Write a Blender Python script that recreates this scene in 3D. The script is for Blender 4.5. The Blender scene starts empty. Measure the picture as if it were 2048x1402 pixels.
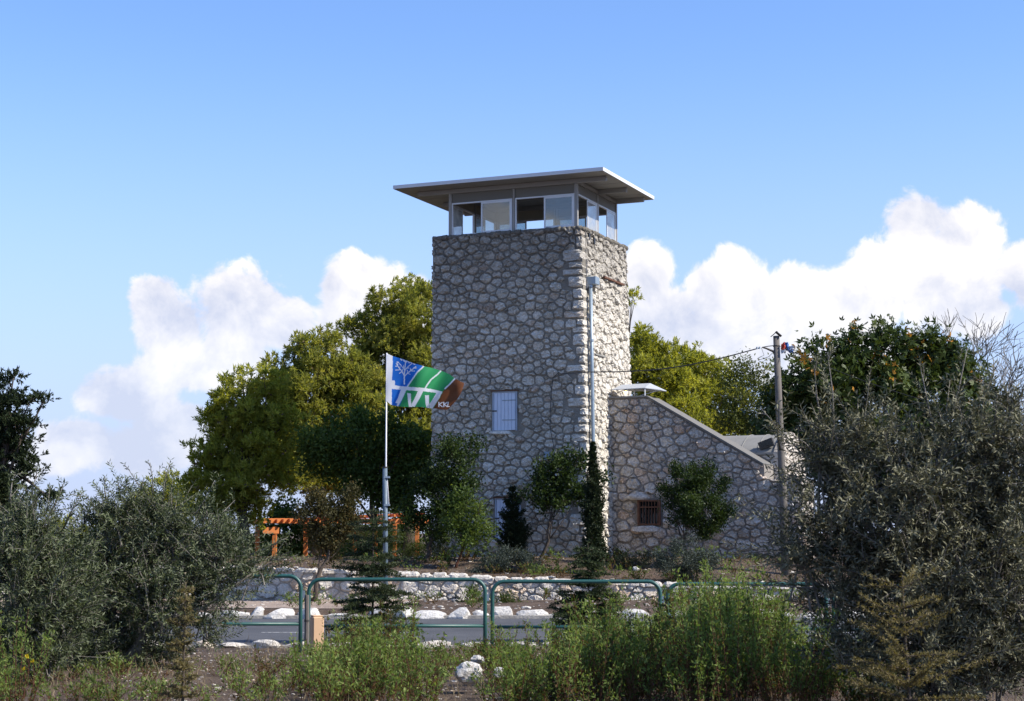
import bpy, bmesh, math, random
import numpy as np
from mathutils import Vector, Matrix

S = bpy.context.scene
COL = S.collection
# ------------------------------------------------------------------ camera
F, CX, CY, YH, ZC = 3400.0, 1024.0, 701.0, 1065.0, 1.68
TH = math.atan((YH - CY) / F)
cam = bpy.data.cameras.new('camera')
cam.lens = F / 2048 * 36
cam.sensor_width = 36
cam.clip_start = 0.1
cam.clip_end = 20000
cam.dof.use_dof = True
cam.dof.focus_distance = 41
cam.dof.aperture_fstop = 8
camo = bpy.data.objects.new('camera', cam)
COL.objects.link(camo)
camo.location = (0, 0, ZC)
camo.rotation_euler = (math.pi / 2 + TH, 0, 0)
S.camera = camo
FWD = np.array([0, math.cos(TH), math.sin(TH)])
UPV = np.array([0, -math.sin(TH), math.cos(TH)])
CAM = np.array([0, 0, ZC])

def ray(px, py):
    return FWD + np.array([1., 0, 0]) * (px - CX) / F - UPV * (py - CY) / F
def at(px, py, Y):
    d = ray(px, py)
    return CAM + d * Y / d[1]
def atz(px, py, z):
    d = ray(px, py)
    return CAM + d * (z - ZC) / d[2]
def onplane(px, py, p0, n):
    d = ray(px, py)
    return CAM + d * (np.dot(np.array(p0) - CAM, n) / np.dot(d, n))
def proj(p):
    q = np.array(p) - CAM
    return CX + F * q[0] / (q @ FWD), CY - F * (q @ UPV) / (q @ FWD)

# ------------------------------------------------------------------ world, sun, exposure
SUN_AZ, SUN_EL = math.radians(107), math.radians(41)   # azimuth measured from +Y towards +X
SKY_STRENGTH, SUN_STRENGTH, EXPOSURE = 0.15, 2.6, 1.48
S.view_settings.view_transform = 'Standard'
S.view_settings.look = 'None'
S.view_settings.gamma = 1
S.view_settings.use_curve_mapping = False
S.view_settings.exposure = EXPOSURE
S.render.engine = 'CYCLES'
S.cycles.max_bounces = 5
S.cycles.transparent_max_bounces = 12

class NT:
    """small node-tree helper"""
    def __init__(self, tree):
        self.t = tree
    def n(self, typ, **kw):
        o = self.t.nodes.new(typ)
        for k, v in kw.items():
            setattr(o, k, v)
        return o
    def set(self, sock, v):
        if v is None:
            return
        if isinstance(v, bpy.types.NodeSocket):
            self.t.links.new(v, sock)
        else:
            sock.default_value = v
    def math(self, op, a, b=None, c=None, clamp=False):
        o = self.n('ShaderNodeMath', operation=op, use_clamp=clamp)
        for i, v in enumerate((a, b, c)):
            self.set(o.inputs[i], v)
        return o.outputs[0]
    def vmath(self, op, a, b=None, s=None):
        o = self.n('ShaderNodeVectorMath', operation=op)
        self.set(o.inputs[0], a)
        if b is not None:
            self.set(o.inputs[1], b)
        if s is not None:
            self.set(o.inputs[3], s)
        return o.outputs[0]
    def noise(self, vec, scale, detail=4, rough=.55, dist=0.0, out=0):
        o = self.n('ShaderNodeTexNoise')
        if vec is not None:
            self.set(o.inputs['Vector'], vec)
        o.inputs['Scale'].default_value = scale
        o.inputs['Detail'].default_value = detail
        o.inputs['Roughness'].default_value = rough
        o.inputs['Distortion'].default_value = dist
        return o.outputs[out]
    def ramp(self, fac, stops, interp='LINEAR'):
        o = self.n('ShaderNodeValToRGB')
        cr = o.color_ramp
        cr.interpolation = interp
        while len(cr.elements) < len(stops):
            cr.elements.new(.5)
        for e, (p, c) in zip(cr.elements, stops):
            e.position = p
            e.color = (*c, 1) if len(c) == 3 else c
        self.set(o.inputs[0], fac)
        return o.outputs[0]
    def mix(self, fac, a, b, blend='MIX'):
        o = self.n('ShaderNodeMix', data_type='RGBA', blend_type=blend)
        self.set(o.inputs[0], fac)
        for i, v in ((6, a), (7, b)):
            if isinstance(v, tuple) and len(v) == 3:
                v = (*v, 1)
            self.set(o.inputs[i], v)
        return o.outputs[2]
    def maprange(self, v, a, b, c=0.0, d=1.0, typ='LINEAR'):
        o = self.n('ShaderNodeMapRange', interpolation_type=typ)
        o.clamp = True
        self.set(o.inputs[0], v)
        for i, q in enumerate((a, b, c, d)):
            o.inputs[i + 1].default_value = q
        return o.outputs[0]

W = bpy.data.worlds.new('World')
S.world = W
W.use_nodes = True
W.node_tree.nodes.clear()
N = NT(W.node_tree)
sky = N.n('ShaderNodeTexSky', sky_type='NISHITA')
sky.sun_disc = False
sky.sun_elevation = SUN_EL
sky.sun_rotation = SUN_AZ
sky.altitude = 600
sky.air_density = 1.0
sky.dust_density = 0.25
sky.ozone_density = 2.5
tc = N.n('ShaderNodeTexCoord')
vec = tc.outputs['Generated']
sp = N.n('ShaderNodeSeparateXYZ')
N.set(sp.inputs[0], vec)
az = N.math('ARCTAN2', sp.outputs[0], sp.outputs[1])
el = N.math('ARCSINE', sp.outputs[2])
A0 = math.radians(20)
azp = N.math('PINGPONG', N.math('ADD', az, A0), 2 * A0)   # the cloud bank goes on all round the horizon
# cumulus heads, (x, y, rx, ry) read from the photograph and turned into directions
PUFFS = [(300, 600, 60, 55), (345, 660, 90, 75), (480, 640, 110, 95), (560, 645, 70, 65), (420, 730, 150, 60),
         (240, 790, 120, 70), (720, 575, 85, 72), (700, 660, 70, 70), (780, 660, 110, 90), (150, 870, 110, 50),
         (270, 900, 140, 70), (360, 850, 120, 50), (1290, 560, 60, 75), (1310, 660, 120, 100), (1470, 600, 110, 85),
         (1600, 610, 120, 85), (1830, 450, 85, 70), (1930, 480, 85, 80), (1790, 530, 110, 80), (1900, 580, 130, 95),
         (1700, 600, 140, 80), (1430, 680, 150, 80), (1620, 700, 200, 90), (1960, 620, 90, 70),
         (60, 910, 130, 50), (850, 640, 140, 90), (1060, 680, 200, 80), (2060, 560, 90, 90)]
field = None
for (px, py, rx, ry) in PUFFS:
    d = ray(px, py)
    a = math.atan2(d[0], d[1]) + A0
    e = math.asin(d[2] / np.linalg.norm(d))
    fx = N.math('MULTIPLY', N.math('SUBTRACT', azp, a), F / rx)
    fy = N.math('MULTIPLY', N.math('SUBTRACT', el, e), F / ry)
    dd = N.math('SQRT', N.math('ADD', N.math('MULTIPLY', fx, fx), N.math('MULTIPLY', fy, fy)))
    f = N.math('SUBTRACT', 1.0, dd)
    field = f if field is None else N.math('SMOOTH_MAX', field, f, .25)
offs = N.vmath('ADD', vec, (0.012, 0.0, 0.016))
n1 = N.noise(vec, 26, 7, .60, .35)
n2 = N.noise(offs, 26, 5, .60, .35)
nb = N.noise(vec, 9, 3, .5, .2)
nb2 = N.noise(N.vmath('ADD', vec, (0.03, 0.0, 0.035)), 9, 3, .5, .2)
dens = N.math('ADD', field, N.math('ADD', N.math('MULTIPLY', N.math('SUBTRACT', n1, .5), 1.7),
                                   N.math('MULTIPLY', N.math('SUBTRACT', nb, .5), .9)))
alpha = N.maprange(dens, .0, .26, 0, 1, 'SMOOTHSTEP')
light = N.math('ADD', N.math('MULTIPLY', N.math('SUBTRACT', n1, n2), 2.4), N.maprange(el, .02, .17, .42, .92))
light = N.math('ADD', light, N.math('MULTIPLY', N.maprange(dens, .15, 1.2), -.30))
light = N.math('ADD', light, N.math('MULTIPLY', N.math('SUBTRACT', nb, nb2), 2.2))
ccol = N.mix(N.math('MAXIMUM', N.math('MINIMUM', light, 1.0), 0.0), (1.62, 1.72, 2.1), (2.75, 2.66, 2.62))
haze = N.maprange(el, -.01, .30, .94, 0, 'SMOOTHSTEP')
hs = N.n('ShaderNodeHueSaturation')
hs.inputs['Saturation'].default_value = 1.10
hs.inputs['Value'].default_value = .575
N.set(hs.inputs['Color'], N.mix(1.0, sky.outputs[0], (.90, .89, 1.0), 'MULTIPLY'))
skyc = N.mix(haze, hs.outputs[0], (1.26, 1.52, 2.25))
skyc = N.mix(N.math('MULTIPLY', alpha, N.maprange(el, .03, .15, .62, .98)), skyc, ccol)
bg = N.n('ShaderNodeBackground')
N.set(bg.inputs[0], skyc)
bg.inputs[1].default_value = SKY_STRENGTH
wo = N.n('ShaderNodeOutputWorld')
N.set(wo.inputs[0], bg.outputs[0])

sl = bpy.data.lights.new('sun', 'SUN')
sl.energy = SUN_STRENGTH
sl.angle = math.radians(.53)
sl.color = (1, .93, .82)
so = bpy.data.objects.new('sun', sl)
COL.objects.link(so)
sd = Vector((math.sin(SUN_AZ) * math.cos(SUN_EL), math.cos(SUN_AZ) * math.cos(SUN_EL), math.sin(SUN_EL)))
so.rotation_euler = sd.to_track_quat('Z', 'Y').to_euler()
so.location = sd * 100

# ------------------------------------------------------------------ materials
def newmat(name):
    m = bpy.data.materials.new(name)
    m.use_nodes = True
    m.node_tree.nodes.clear()
    return m, NT(m.node_tree)
def finish(k, shader, disp=None):
    o = k.n('ShaderNodeOutputMaterial')
    k.set(o.inputs[0], shader)
def principled(k, col, rough=.8, metal=0.0, normal=None, spec=.5):
    b = k.n('ShaderNodeBsdfPrincipled')
    k.set(b.inputs['Base Color'], (*col, 1) if isinstance(col, tuple) else col)
    k.set(b.inputs['Roughness'], rough)
    k.set(b.inputs['Metallic'], metal)
    b.inputs['Specular IOR Level'].default_value = spec
    if normal is not None:
        k.set(b.inputs['Normal'], normal)
    return b.outputs[0]
def bump(k, h, strength, dist):
    o = k.n('ShaderNodeBump')
    o.inputs['Strength'].default_value = strength
    o.inputs['Distance'].default_value = dist
    k.set(o.inputs['Height'], h)
    return o.outputs[0]
def objco(k):
    return k.n('ShaderNodeTexCoord').outputs['Object']
def attr(k, name):
    o = k.n('ShaderNodeAttribute')
    o.attribute_name = name
    return o

def simple(name, col, rough=.6, metal=0., var=.15, scale=6., bumpd=0., spec=.5):
    m, k = newmat(name)
    co = objco(k)
    n = k.noise(co, scale, 5, .6)
    n2 = k.noise(co, scale * 7, 3, .6)
    a = tuple(max(0, c * (1 - var)) for c in col)
    b = tuple(min(1, c * (1 + var)) for c in col)
    c = k.mix(k.math('ADD', k.math('MULTIPLY', n, .7), k.math('MULTIPLY', n2, .3)), a, b)
    nrm = bump(k, n2, .5, bumpd) if bumpd else None
    finish(k, principled(k, c, rough, metal, nrm, spec))
    return m

def stone_mat(name, stops, dark=(.22, .205, .18), lichen=.35, topz=None):
    """broken limestone: one tone per stone from its 'tint', blotches, pits and grime"""
    m, k = newmat(name)
    co = objco(k)
    t = attr(k, 'tint').outputs['Fac']
    base = k.ramp(t, stops)
    n1 = k.noise(co, 9, 6, .65)
    n2 = k.noise(co, 20, 6, .72)
    n4 = k.noise(co, 75, 4, .75)
    base = k.mix(k.maprange(n2, .43, .58), k.mix(.36, base, dark), k.mix(.34, base, (.84, .82, .77)))
    base = k.mix(k.maprange(n4, .58, .68, 0, .5), base, dark)
    base = k.mix(k.maprange(n1, .52, .74, 0, lichen), base, dark)
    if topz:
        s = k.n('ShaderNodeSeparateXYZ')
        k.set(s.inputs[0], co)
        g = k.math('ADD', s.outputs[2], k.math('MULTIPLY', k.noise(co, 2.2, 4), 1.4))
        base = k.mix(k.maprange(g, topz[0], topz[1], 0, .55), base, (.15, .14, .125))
    h = k.math('ADD', k.math('MULTIPLY', n2, .5), k.noise(co, 14, 6, .7))
    finish(k, principled(k, base, .92, 0, bump(k, h, 1.0, .05), .25))
    return m

M = {}
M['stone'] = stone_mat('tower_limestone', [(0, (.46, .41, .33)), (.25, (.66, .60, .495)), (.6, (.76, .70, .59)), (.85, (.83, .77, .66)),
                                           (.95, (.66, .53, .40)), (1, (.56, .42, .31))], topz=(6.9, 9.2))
M['stone_wing'] = stone_mat('wing_limestone', [(0, (.44, .37, .31)), (.3, (.58, .51, .43)), (.65, (.68, .61, .53)), (.88, (.64, .49, .37)), (1, (.58, .39, .26))])
M['stone_pale'] = stone_mat('pale_limestone', [(0, (.54, .48, .41)), (.45, (.66, .60, .52)), (.7, (.74, .69, .61)), (.82, (.66, .50, .34)), (1, (.64, .42, .25))], dark=(.36, .33, .29), lichen=.3)
M['stone_white'] = stone_mat('white_limestone', [(0, (.56, .53, .48)), (1, (.78, .75, .70))], dark=(.27, .25, .22), lichen=.5)

def mortar_mat(name, a, b, topz=None):
    m, k = newmat(name)
    co = objco(k)
    n1 = k.noise(co, 3, 6, .6)
    n2 = k.noise(co, 45, 4, .7)
    c = k.mix(k.maprange(n1, .3, .7), a, b)
    c = k.mix(k.maprange(n2, .45, .75, 0, .4), c, (.30, .29, .27))
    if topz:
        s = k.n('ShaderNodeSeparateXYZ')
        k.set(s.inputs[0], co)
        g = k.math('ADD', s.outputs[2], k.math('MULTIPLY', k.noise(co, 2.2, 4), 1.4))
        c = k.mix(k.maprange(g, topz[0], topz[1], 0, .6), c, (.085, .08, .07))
    h = k.math('ADD', k.math('MULTIPLY', n2, .35), k.noise(co, 11, 6, .7))
    finish(k, principled(k, c, .95, 0, bump(k, h, 1.0, .05), .2))
    return m
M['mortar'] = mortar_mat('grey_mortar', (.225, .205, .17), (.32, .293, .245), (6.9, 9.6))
M['mortar_wing'] = mortar_mat('grey_brown_mortar', (.23, .205, .18), (.32, .29, .255))
M['mortar_pale'] = mortar_mat('pale_mortar', (.34, .31, .27), (.45, .42, .37))
M['concrete'] = simple('weathered_concrete', (.21, .205, .19), .9, 0, .3, 3, .01)
M['steel'] = simple('grey_painted_steel', (.26, .25, .23), .5, 0, .12, 5)
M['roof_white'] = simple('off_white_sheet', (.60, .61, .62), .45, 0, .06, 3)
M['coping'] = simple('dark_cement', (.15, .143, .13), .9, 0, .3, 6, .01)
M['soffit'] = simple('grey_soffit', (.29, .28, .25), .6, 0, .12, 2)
M['alu'] = simple('grey_aluminium', (.60, .62, .64), .4, .15, .06, 6)
M['galv'] = simple('galvanised_steel', (.25, .31, .36), .42, .35, .25, 12)
M['rust'] = simple('rusty_iron', (.13, .06, .035), .85, .2, .5, 20, .004)
M['dark_metal'] = simple('dark_iron', (.05, .045, .04), .6, .3, .4, 15)
M['shutter'] = simple('blue_white_paint', (.56, .63, .74), .6, 0, .12, 8, .002)
M['shutter_frame'] = simple('blue_grey_paint', (.36, .42, .50), .6, 0, .2, 8)
M['old_wood'] = simple('grey_weathered_wood', (.13, .115, .10), .9, 0, .45, 9, .006)
M['tan_wood'] = simple('tan_planed_wood', (.56, .36, .21), .7, 0, .1, 4)
M['orange_wood'] = simple('orange_stained_wood', (.62, .20, .05), .65, 0, .2, 6)
M['teal'] = simple('teal_green_paint', (.018, .080, .070), .42, 0, .35, 14, .002)
M['cable'] = simple('black_cable', (.03, .03, .032), .5)
M['pole_white'] = simple('white_pole_paint', (.72, .72, .74), .5)
M['pole_blue'] = simple('blue_grey_pole_paint', (.10, .14, .18), .55, .1, .5, 14)
M['awning'] = simple('white_awning_sheet', (.40, .42, .44), .6, 0, .06, 3)
M['box_blue'] = simple('blue_grey_plastic', (.22, .28, .34), .5)
M['void'] = simple('dark_interior', (.012, .012, .014), .5)
M['rag_red'] = simple('faded_red_cloth', (.50, .06, .035), .8)
M['rag_blue'] = simple('blue_cloth', (.03, .14, .42), .7)
M['rag_white'] = simple('white_plastic', (.72, .72, .72), .6)

def panel_mat():
    m, k = newmat('beige_panel')
    d = principled(k, (.23, .222, .20), .6)
    t = k.n('ShaderNodeBsdfTranslucent')
    t.inputs[0].default_value = (.50, .44, .33, 1)
    x = k.n('ShaderNodeMixShader')
    x.inputs[0].default_value = .4
    k.set(x.inputs[1], d)
    k.set(x.inputs[2], t.outputs[0])
    finish(k, x.outputs[0])
    return m
M['panel'] = panel_mat()
def glass_mat(name, tint, refl, dirt):
    m, k = newmat(name)
    t = k.n('ShaderNodeBsdfTransparent')
    t.inputs[0].default_value = (*tint, 1)
    g = k.n('ShaderNodeBsdfGlossy')
    g.inputs['Roughness'].default_value = .03
    fr = k.n('ShaderNodeLayerWeight')
    fr.inputs[0].default_value = .25
    x = k.n('ShaderNodeMixShader')
    k.set(x.inputs[0], k.math('ADD', k.math('MULTIPLY', fr.outputs['Fresnel'], .8), refl, clamp=True))
    k.set(x.inputs[1], t.outputs[0])
    k.set(x.inputs[2], g.outputs[0])
    dd = k.n('ShaderNodeBsdfTranslucent')
    dd.inputs[0].default_value = (.75, .75, .72, 1)
    df = k.n('ShaderNodeBsdfDiffuse')
    df.inputs[0].default_value = (.6, .6, .58, 1)
    y = k.n('ShaderNodeMixShader')
    y.inputs[0].default_value = .5
    k.set(y.inputs[1], dd.outputs[0])
    k.set(y.inputs[2], df.outputs[0])
    z = k.n('ShaderNodeMixShader')
    co = objco(k)
    k.set(z.inputs[0], k.math('MULTIPLY', k.maprange(k.noise(co, 4, 5, .6), .3, .7, .6, 1.3), dirt))
    k.set(z.inputs[1], x.outputs[0])
    k.set(z.inputs[2], y.outputs[0])
    finish(k, z.outputs[0])
    return m
M['glass'] = glass_mat('window_glass', (.72, .80, .82), .10, .16)
M['glass_dirty'] = glass_mat('dusty_window_glass', (.75, .80, .82), .06, .62)
def emit_mat(name, col, st):
    m, k = newmat(name)
    e = k.n('ShaderNodeEmission')
    e.inputs[0].default_value = (*col, 1)
    e.inputs[1].default_value = st
    finish(k, e.outputs[0])
    return m
M['glass_dark'] = glass_mat('dark_window_glass', (.10, .11, .12), .015, .04)
M['bulb'] = emit_mat('lit_bulb', (1, .72, .32), 2.2)

def leaf_mat(name, stops, trans=.4, tcol=None, rough=.6, back=None, spec=.18):
    m, k = newmat(name)
    t = attr(k, 'tint').outputs['Fac']
    c = k.ramp(t, stops)
    cf = c
    if back:
        g = k.n('ShaderNodeNewGeometry')
        cf = k.mix(g.outputs['Backfacing'], c, back)
    p = principled(k, cf, rough, 0, None, spec)
    if trans <= 0:
        finish(k, p)
        return m
    tr = k.n('ShaderNodeBsdfTranslucent')
    k.set(tr.inputs[0], k.mix(1.0, c, tcol or (1.5, 1.45, .7), 'MULTIPLY'))
    x = k.n('ShaderNodeMixShader')
    x.inputs[0].default_value = trans
    k.set(x.inputs[1], p)
    k.set(x.inputs[2], tr.outputs[0])
    finish(k, x.outputs[0])
    return m
M['pine'] = leaf_mat('pine_needles', [(0, (.10, .115, .026)), (.4, (.215, .235, .05)), (.75, (.31, .305, .08)), (1, (.37, .32, .14))], .5, (1.7, 1.6, .75))
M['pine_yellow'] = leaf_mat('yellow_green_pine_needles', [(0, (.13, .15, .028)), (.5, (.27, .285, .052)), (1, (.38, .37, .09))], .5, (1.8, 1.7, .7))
M['cone_brown'] = leaf_mat('pine_cones', [(0, (.10, .07, .045)), (1, (.20, .15, .10))], 0)
M['broad'] = leaf_mat('broad_leaves', [(0, (.036, .062, .016)), (.6, (.08, .12, .028)), (1, (.16, .195, .045))], .38, (1.6, 1.6, .6), .55)
M['citrus'] = leaf_mat('dark_glossy_leaves', [(0, (.016, .030, .009)), (.6, (.034, .056, .014)), (1, (.075, .10, .024))], .28, (1.6, 1.6, .6), .5)
M['brown_leaf'] = leaf_mat('brown_green_leaves', [(0, (.03, .03, .012)), (.5, (.06, .055, .02)), (.8, (.12, .085, .03)), (1, (.22, .12, .04))], .25)
M['fig'] = leaf_mat('fig_leaves', [(0, (.026, .046, .014)), (.5, (.058, .085, .024)), (.93, (.11, .14, .042)), (.945, (.42, .20, .035)), (1, (.55, .27, .05))], .25, (1.4, 1.35, .6), .42)
M['yellowing'] = leaf_mat('yellowing_leaves', [(0, (.05, .065, .018)), (.6, (.11, .13, .034)), (1, (.24, .20, .055))], .35)
M['olive'] = leaf_mat('olive_leaves', [(0, (.02, .032, .012)), (.5, (.050, .068, .027)), (1, (.125, .148, .062))], .18, (1.2, 1.25, .6), .6, (.14, .16, .095))
M['olive_grey'] = leaf_mat('grey_olive_leaves', [(0, (.03, .033, .018)), (.5, (.075, .077, .043)), (1, (.19, .185, .115))], .16, (1.1, 1.1, .75), .6, (.21, .205, .135))
M['conifer'] = leaf_mat('dark_conifer_needles', [(0, (.010, .018, .008)), (.6, (.022, .034, .014)), (1, (.045, .06, .024))], .15)
M['cedar'] = leaf_mat('cedar_needles', [(0, (.022, .034, .016)), (.6, (.04, .058, .026)), (1, (.08, .09, .04))], .2)
M['cedar_tan'] = leaf_mat('tan_cedar_needles', [(0, (.08, .07, .032)), (.6, (.16, .135, .06)), (1, (.25, .20, .095))], .3)
M['weed'] = leaf_mat('weed_leaves', [(0, (.085, .045, .022)), (.13, (.12, .072, .03)), (.2, (.06, .085, .022)), (.6, (.125, .175, .042)), (1, (.24, .29, .09))], .4, (1.4, 1.5, .6))
M['rosemary'] = leaf_mat('grey_green_needles', [(0, (.025, .035, .018)), (.6, (.05, .06, .035)), (1, (.09, .09, .07))], .15)
M['shrub_blue'] = leaf_mat('blue_grey_shrub_leaves', [(0, (.03, .042, .034)), (.6, (.06, .075, .062)), (1, (.11, .125, .105))], .15)
M['shrub'] = leaf_mat('shrub_leaves', [(0, (.03, .045, .012)), (.6, (.065, .09, .022)), (1, (.12, .15, .04))], .3)
M['dry'] = leaf_mat('dry_grass', [(0, (.16, .12, .07)), (1, (.34, .27, .16))], .3, (1.2, 1.1, .8))
M['petal'] = leaf_mat('yellow_petals', [(0, (.70, .52, .02)), (1, (.85, .66, .04))], .3, (1, 1, .4))
def bark_mat(name, a, b):
    m, k = newmat(name)
    co = objco(k)
    mp = k.n('ShaderNodeMapping')
    mp.inputs['Scale'].default_value = (14, 14, 3)
    k.set(mp.inputs[0], co)
    n = k.noise(mp.outputs[0], 2.2, 6, .65, .5)
    finish(k, principled(k, k.mix(n, a, b), .92, 0, bump(k, n, 1, .03), .2))
    return m
M['bark'] = bark_mat('grey_brown_bark', (.045, .035, .027), (.13, .105, .085))
M['bark_pale'] = bark_mat('pale_grey_bark', (.12, .11, .095), (.26, .24, .21))
M['bark_red'] = bark_mat('red_brown_bark', (.055, .022, .014), (.14, .062, .04))

# ------------------------------------------------------------------ object helpers
def link(o, parent=None, label=None, cat=None, group=None, kind=None):
    COL.objects.link(o)
    if parent is not None:
        o.parent = parent
    if label:
        o['label'] = label
    if cat:
        o['category'] = cat
    if group:
        o['group'] = group
    if kind:
        o['kind'] = kind
    return o
def empty(name, loc, rz=0, label=None, cat=None, group=None):
    o = bpy.data.objects.new(name, None)
    o.empty_display_size = .2
    o.location = tuple(loc)
    o.rotation_euler = (0, 0, rz)
    return link(o, None, label, cat, group)

class MB:
    """collects geometry for ONE mesh object"""
    def __init__(self):
        self.v, self.f, self.t, self.n = [], [], [], 0
    def add(self, v, f, tint=.5):
        self.v.extend([tuple(map(float, p)) for p in v])
        self.f.extend([tuple(i + self.n for i in q) for q in f])
        self.t.extend([tint] * len(v))
        self.n += len(v)
        return self
    def box(self, a, b, bev=0.0):
        (x0, y0, z0), (x1, y1, z1) = np.minimum(a, b), np.maximum(a, b)
        if bev <= 0:
            v = [(x0, y0, z0), (x1, y0, z0), (x1, y1, z0), (x0, y1, z0), (x0, y0, z1), (x1, y0, z1), (x1, y1, z1), (x0, y1, z1)]
            return self.add(v, [(3, 2, 1, 0), (4, 5, 6, 7), (0, 1, 5, 4), (1, 2, 6, 5), (2, 3, 7, 6), (3, 0, 4, 7)])
        bm = bmesh.new()
        bmesh.ops.create_cube(bm, size=1)
        bmesh.ops.scale(bm, vec=(x1 - x0, y1 - y0, z1 - z0), verts=bm.verts)
        bmesh.ops.translate(bm, vec=((x0 + x1) / 2, (y0 + y1) / 2, (z0 + z1) / 2), verts=bm.verts)
        bmesh.ops.bevel(bm, geom=list(bm.edges), offset=bev, segments=1, affect='EDGES')
        bm.verts.index_update()
        self.add([tuple(v.co) for v in bm.verts], [tuple(v.index for v in f.verts) for f in bm.faces])
        bm.free()
        return self
    def obox(self, c, ax, ay, az, sx, sy, sz):
        """box with its own axes: centre, three unit axes, three half sizes"""
        c, ax, ay, az = map(np.array, (c, ax, ay, az))
        s = [(-1, -1, -1), (1, -1, -1), (1, 1, -1), (-1, 1, -1), (-1, -1, 1), (1, -1, 1), (1, 1, 1), (-1, 1, 1)]
        v = [c + ax * i * sx + ay * j * sy + az * k * sz for i, j, k in s]
        return self.add(v, [(3, 2, 1, 0), (4, 5, 6, 7), (0, 1, 5, 4), (1, 2, 6, 5), (2, 3, 7, 6), (3, 0, 4, 7)])
    def tube(self, pts, rad, seg=8, cap=True, tint=.5):
        pts = [np.array(p, float) for p in pts]
        if np.isscalar(rad):
            rad = [rad] * len(pts)
        v, f = [], []
        prev = None
        for i, p in enumerate(pts):
            d = (pts[min(i + 1, len(pts) - 1)] - pts[max(i - 1, 0)])
            d = d / (np.linalg.norm(d) + 1e-9)
            if prev is None:
                h = np.array([0, 0, 1.]) if abs(d[2]) < .9 else np.array([1., 0, 0])
                a = np.cross(d, h)
            else:
                a = prev - d * np.dot(prev, d)
            a = a / (np.linalg.norm(a) + 1e-9)
            prev = a
            b = np.cross(d, a)
            for k in range(seg):
                t = 2 * math.pi * k / seg
                v.append(p + (a * math.cos(t) + b * math.sin(t)) * rad[i])
        for i in range(len(pts) - 1):
            for k in range(seg):
                k2 = (k + 1) % seg
                f.append((i * seg + k, i * seg + k2, (i + 1) * seg + k2, (i + 1) * seg + k))
        if cap:
            f.append(tuple(range(seg - 1, -1, -1)))
            f.append(tuple((len(pts) - 1) * seg + k for k in range(seg)))
        return self.add(v, f, tint)
    def prism(self, poly, o, u, w, nrm, d0, d1):
        """polygon in the (u, w) plane pushed from d0 to d1 along nrm"""
        o, u, w, nrm = map(np.array, (o, u, w, nrm))
        n = len(poly)
        v = [o + u * a + w * b + nrm * d0 for a, b in poly] + [o + u * a + w * b + nrm * d1 for a, b in poly]
        f = [tuple(range(n - 1, -1, -1)), tuple(range(n, 2 * n))]
        f += [(i, (i + 1) % n, n + (i + 1) % n, n + i) for i in range(n)]
        return self.add(v, f)
    def build(self, name, mat, parent=None, smooth=False, **kw):
        me = bpy.data.meshes.new(name)
        me.from_pydata(self.v, [], self.f)
        a = me.attributes.new('tint', 'FLOAT', 'POINT')
        a.data.foreach_set('value', np.array(self.t, dtype=np.float32))
        if smooth:
            me.shade_smooth()
        me.materials.append(M[mat] if isinstance(mat, str) else mat)
        return link(bpy.data.objects.new(name, me), parent, **kw)

# ------------------------------------------------------------------ irregular stone packing
def clip_half(poly, p, n):
    """keep the side where (x-p).n <= 0"""
    out = []
    for i in range(len(poly)):
        a, b = poly[i], poly[(i + 1) % len(poly)]
        da = (a[0] - p[0]) * n[0] + (a[1] - p[1]) * n[1]
        db = (b[0] - p[0]) * n[0] + (b[1] - p[1]) * n[1]
        if da <= 0:
            out.append(a)
        if da * db < 0:
            t = da / (da - db)
            out.append((a[0] + (b[0] - a[0]) * t, a[1] + (b[1] - a[1]) * t))
    return out
def area_c(poly):
    A = cx = cy = 0
    for i in range(len(poly)):
        (x0, y0), (x1, y1) = poly[i], poly[(i + 1) % len(poly)]
        c = x0 * y1 - x1 * y0
        A += c
        cx += (x0 + x1) * c
        cy += (y0 + y1) * c
    if abs(A) < 1e-9:
        return 0, poly[0]
    return A / 2, (cx / (3 * A), cy / (3 * A))
def row_points(rng, u0, u1, v0, v1, w, h, jit=.3):
    pts, v = [], v0
    while v < v1:
        hh = h * rng.uniform(.8, 1.25)
        u = u0 - w * rng.uniform(0, 1)
        while u < u1 + w * .5:
            ww = w * rng.choice((.55, .8, .9, 1.0, 1.1, 1.3, 1.65)) * rng.uniform(.9, 1.1)
            pts.append((u + ww / 2, v + hh / 2 + rng.uniform(-jit, jit) * h))
            u += ww
        v += hh
    return pts
def dart_points(rng, u0, u1, v0, v1, rmin=.075, rmax=.20, asp=.78):
    """stones of mixed sizes: big ones first, small ones fill in; returns (u, v, r)"""
    pts, grid, g = [], {}, .25
    area = (u1 - u0) * (v1 - v0)
    for rr, tries in ((1.0, 60), (.8, 120), (.62, 200), (.5, 260), (rmin / rmax, 320)):
        for _ in range(int(area * tries)):
            r = rmax * rr * rng.uniform(.88, 1.1)
            u, v = rng.uniform(u0, u1), rng.uniform(v0, v1)
            if rr == 1.0 and rng.random() < .75:
                continue
            ok = True
            gi, gj = int(u // g), int(v // g)
            for a in range(gi - 2, gi + 3):
                for b in range(gj - 2, gj + 3):
                    for (x, y, q) in grid.get((a, b), ()):
                        if math.hypot((u - x) * asp, v - y) < (r + q) * .80:
                            ok = False
                            break
                    if not ok:
                        break
                if not ok:
                    break
            if ok:
                pts.append((u, v, r))
                grid.setdefault((gi, gj), []).append((u, v, r))
    return pts
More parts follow.
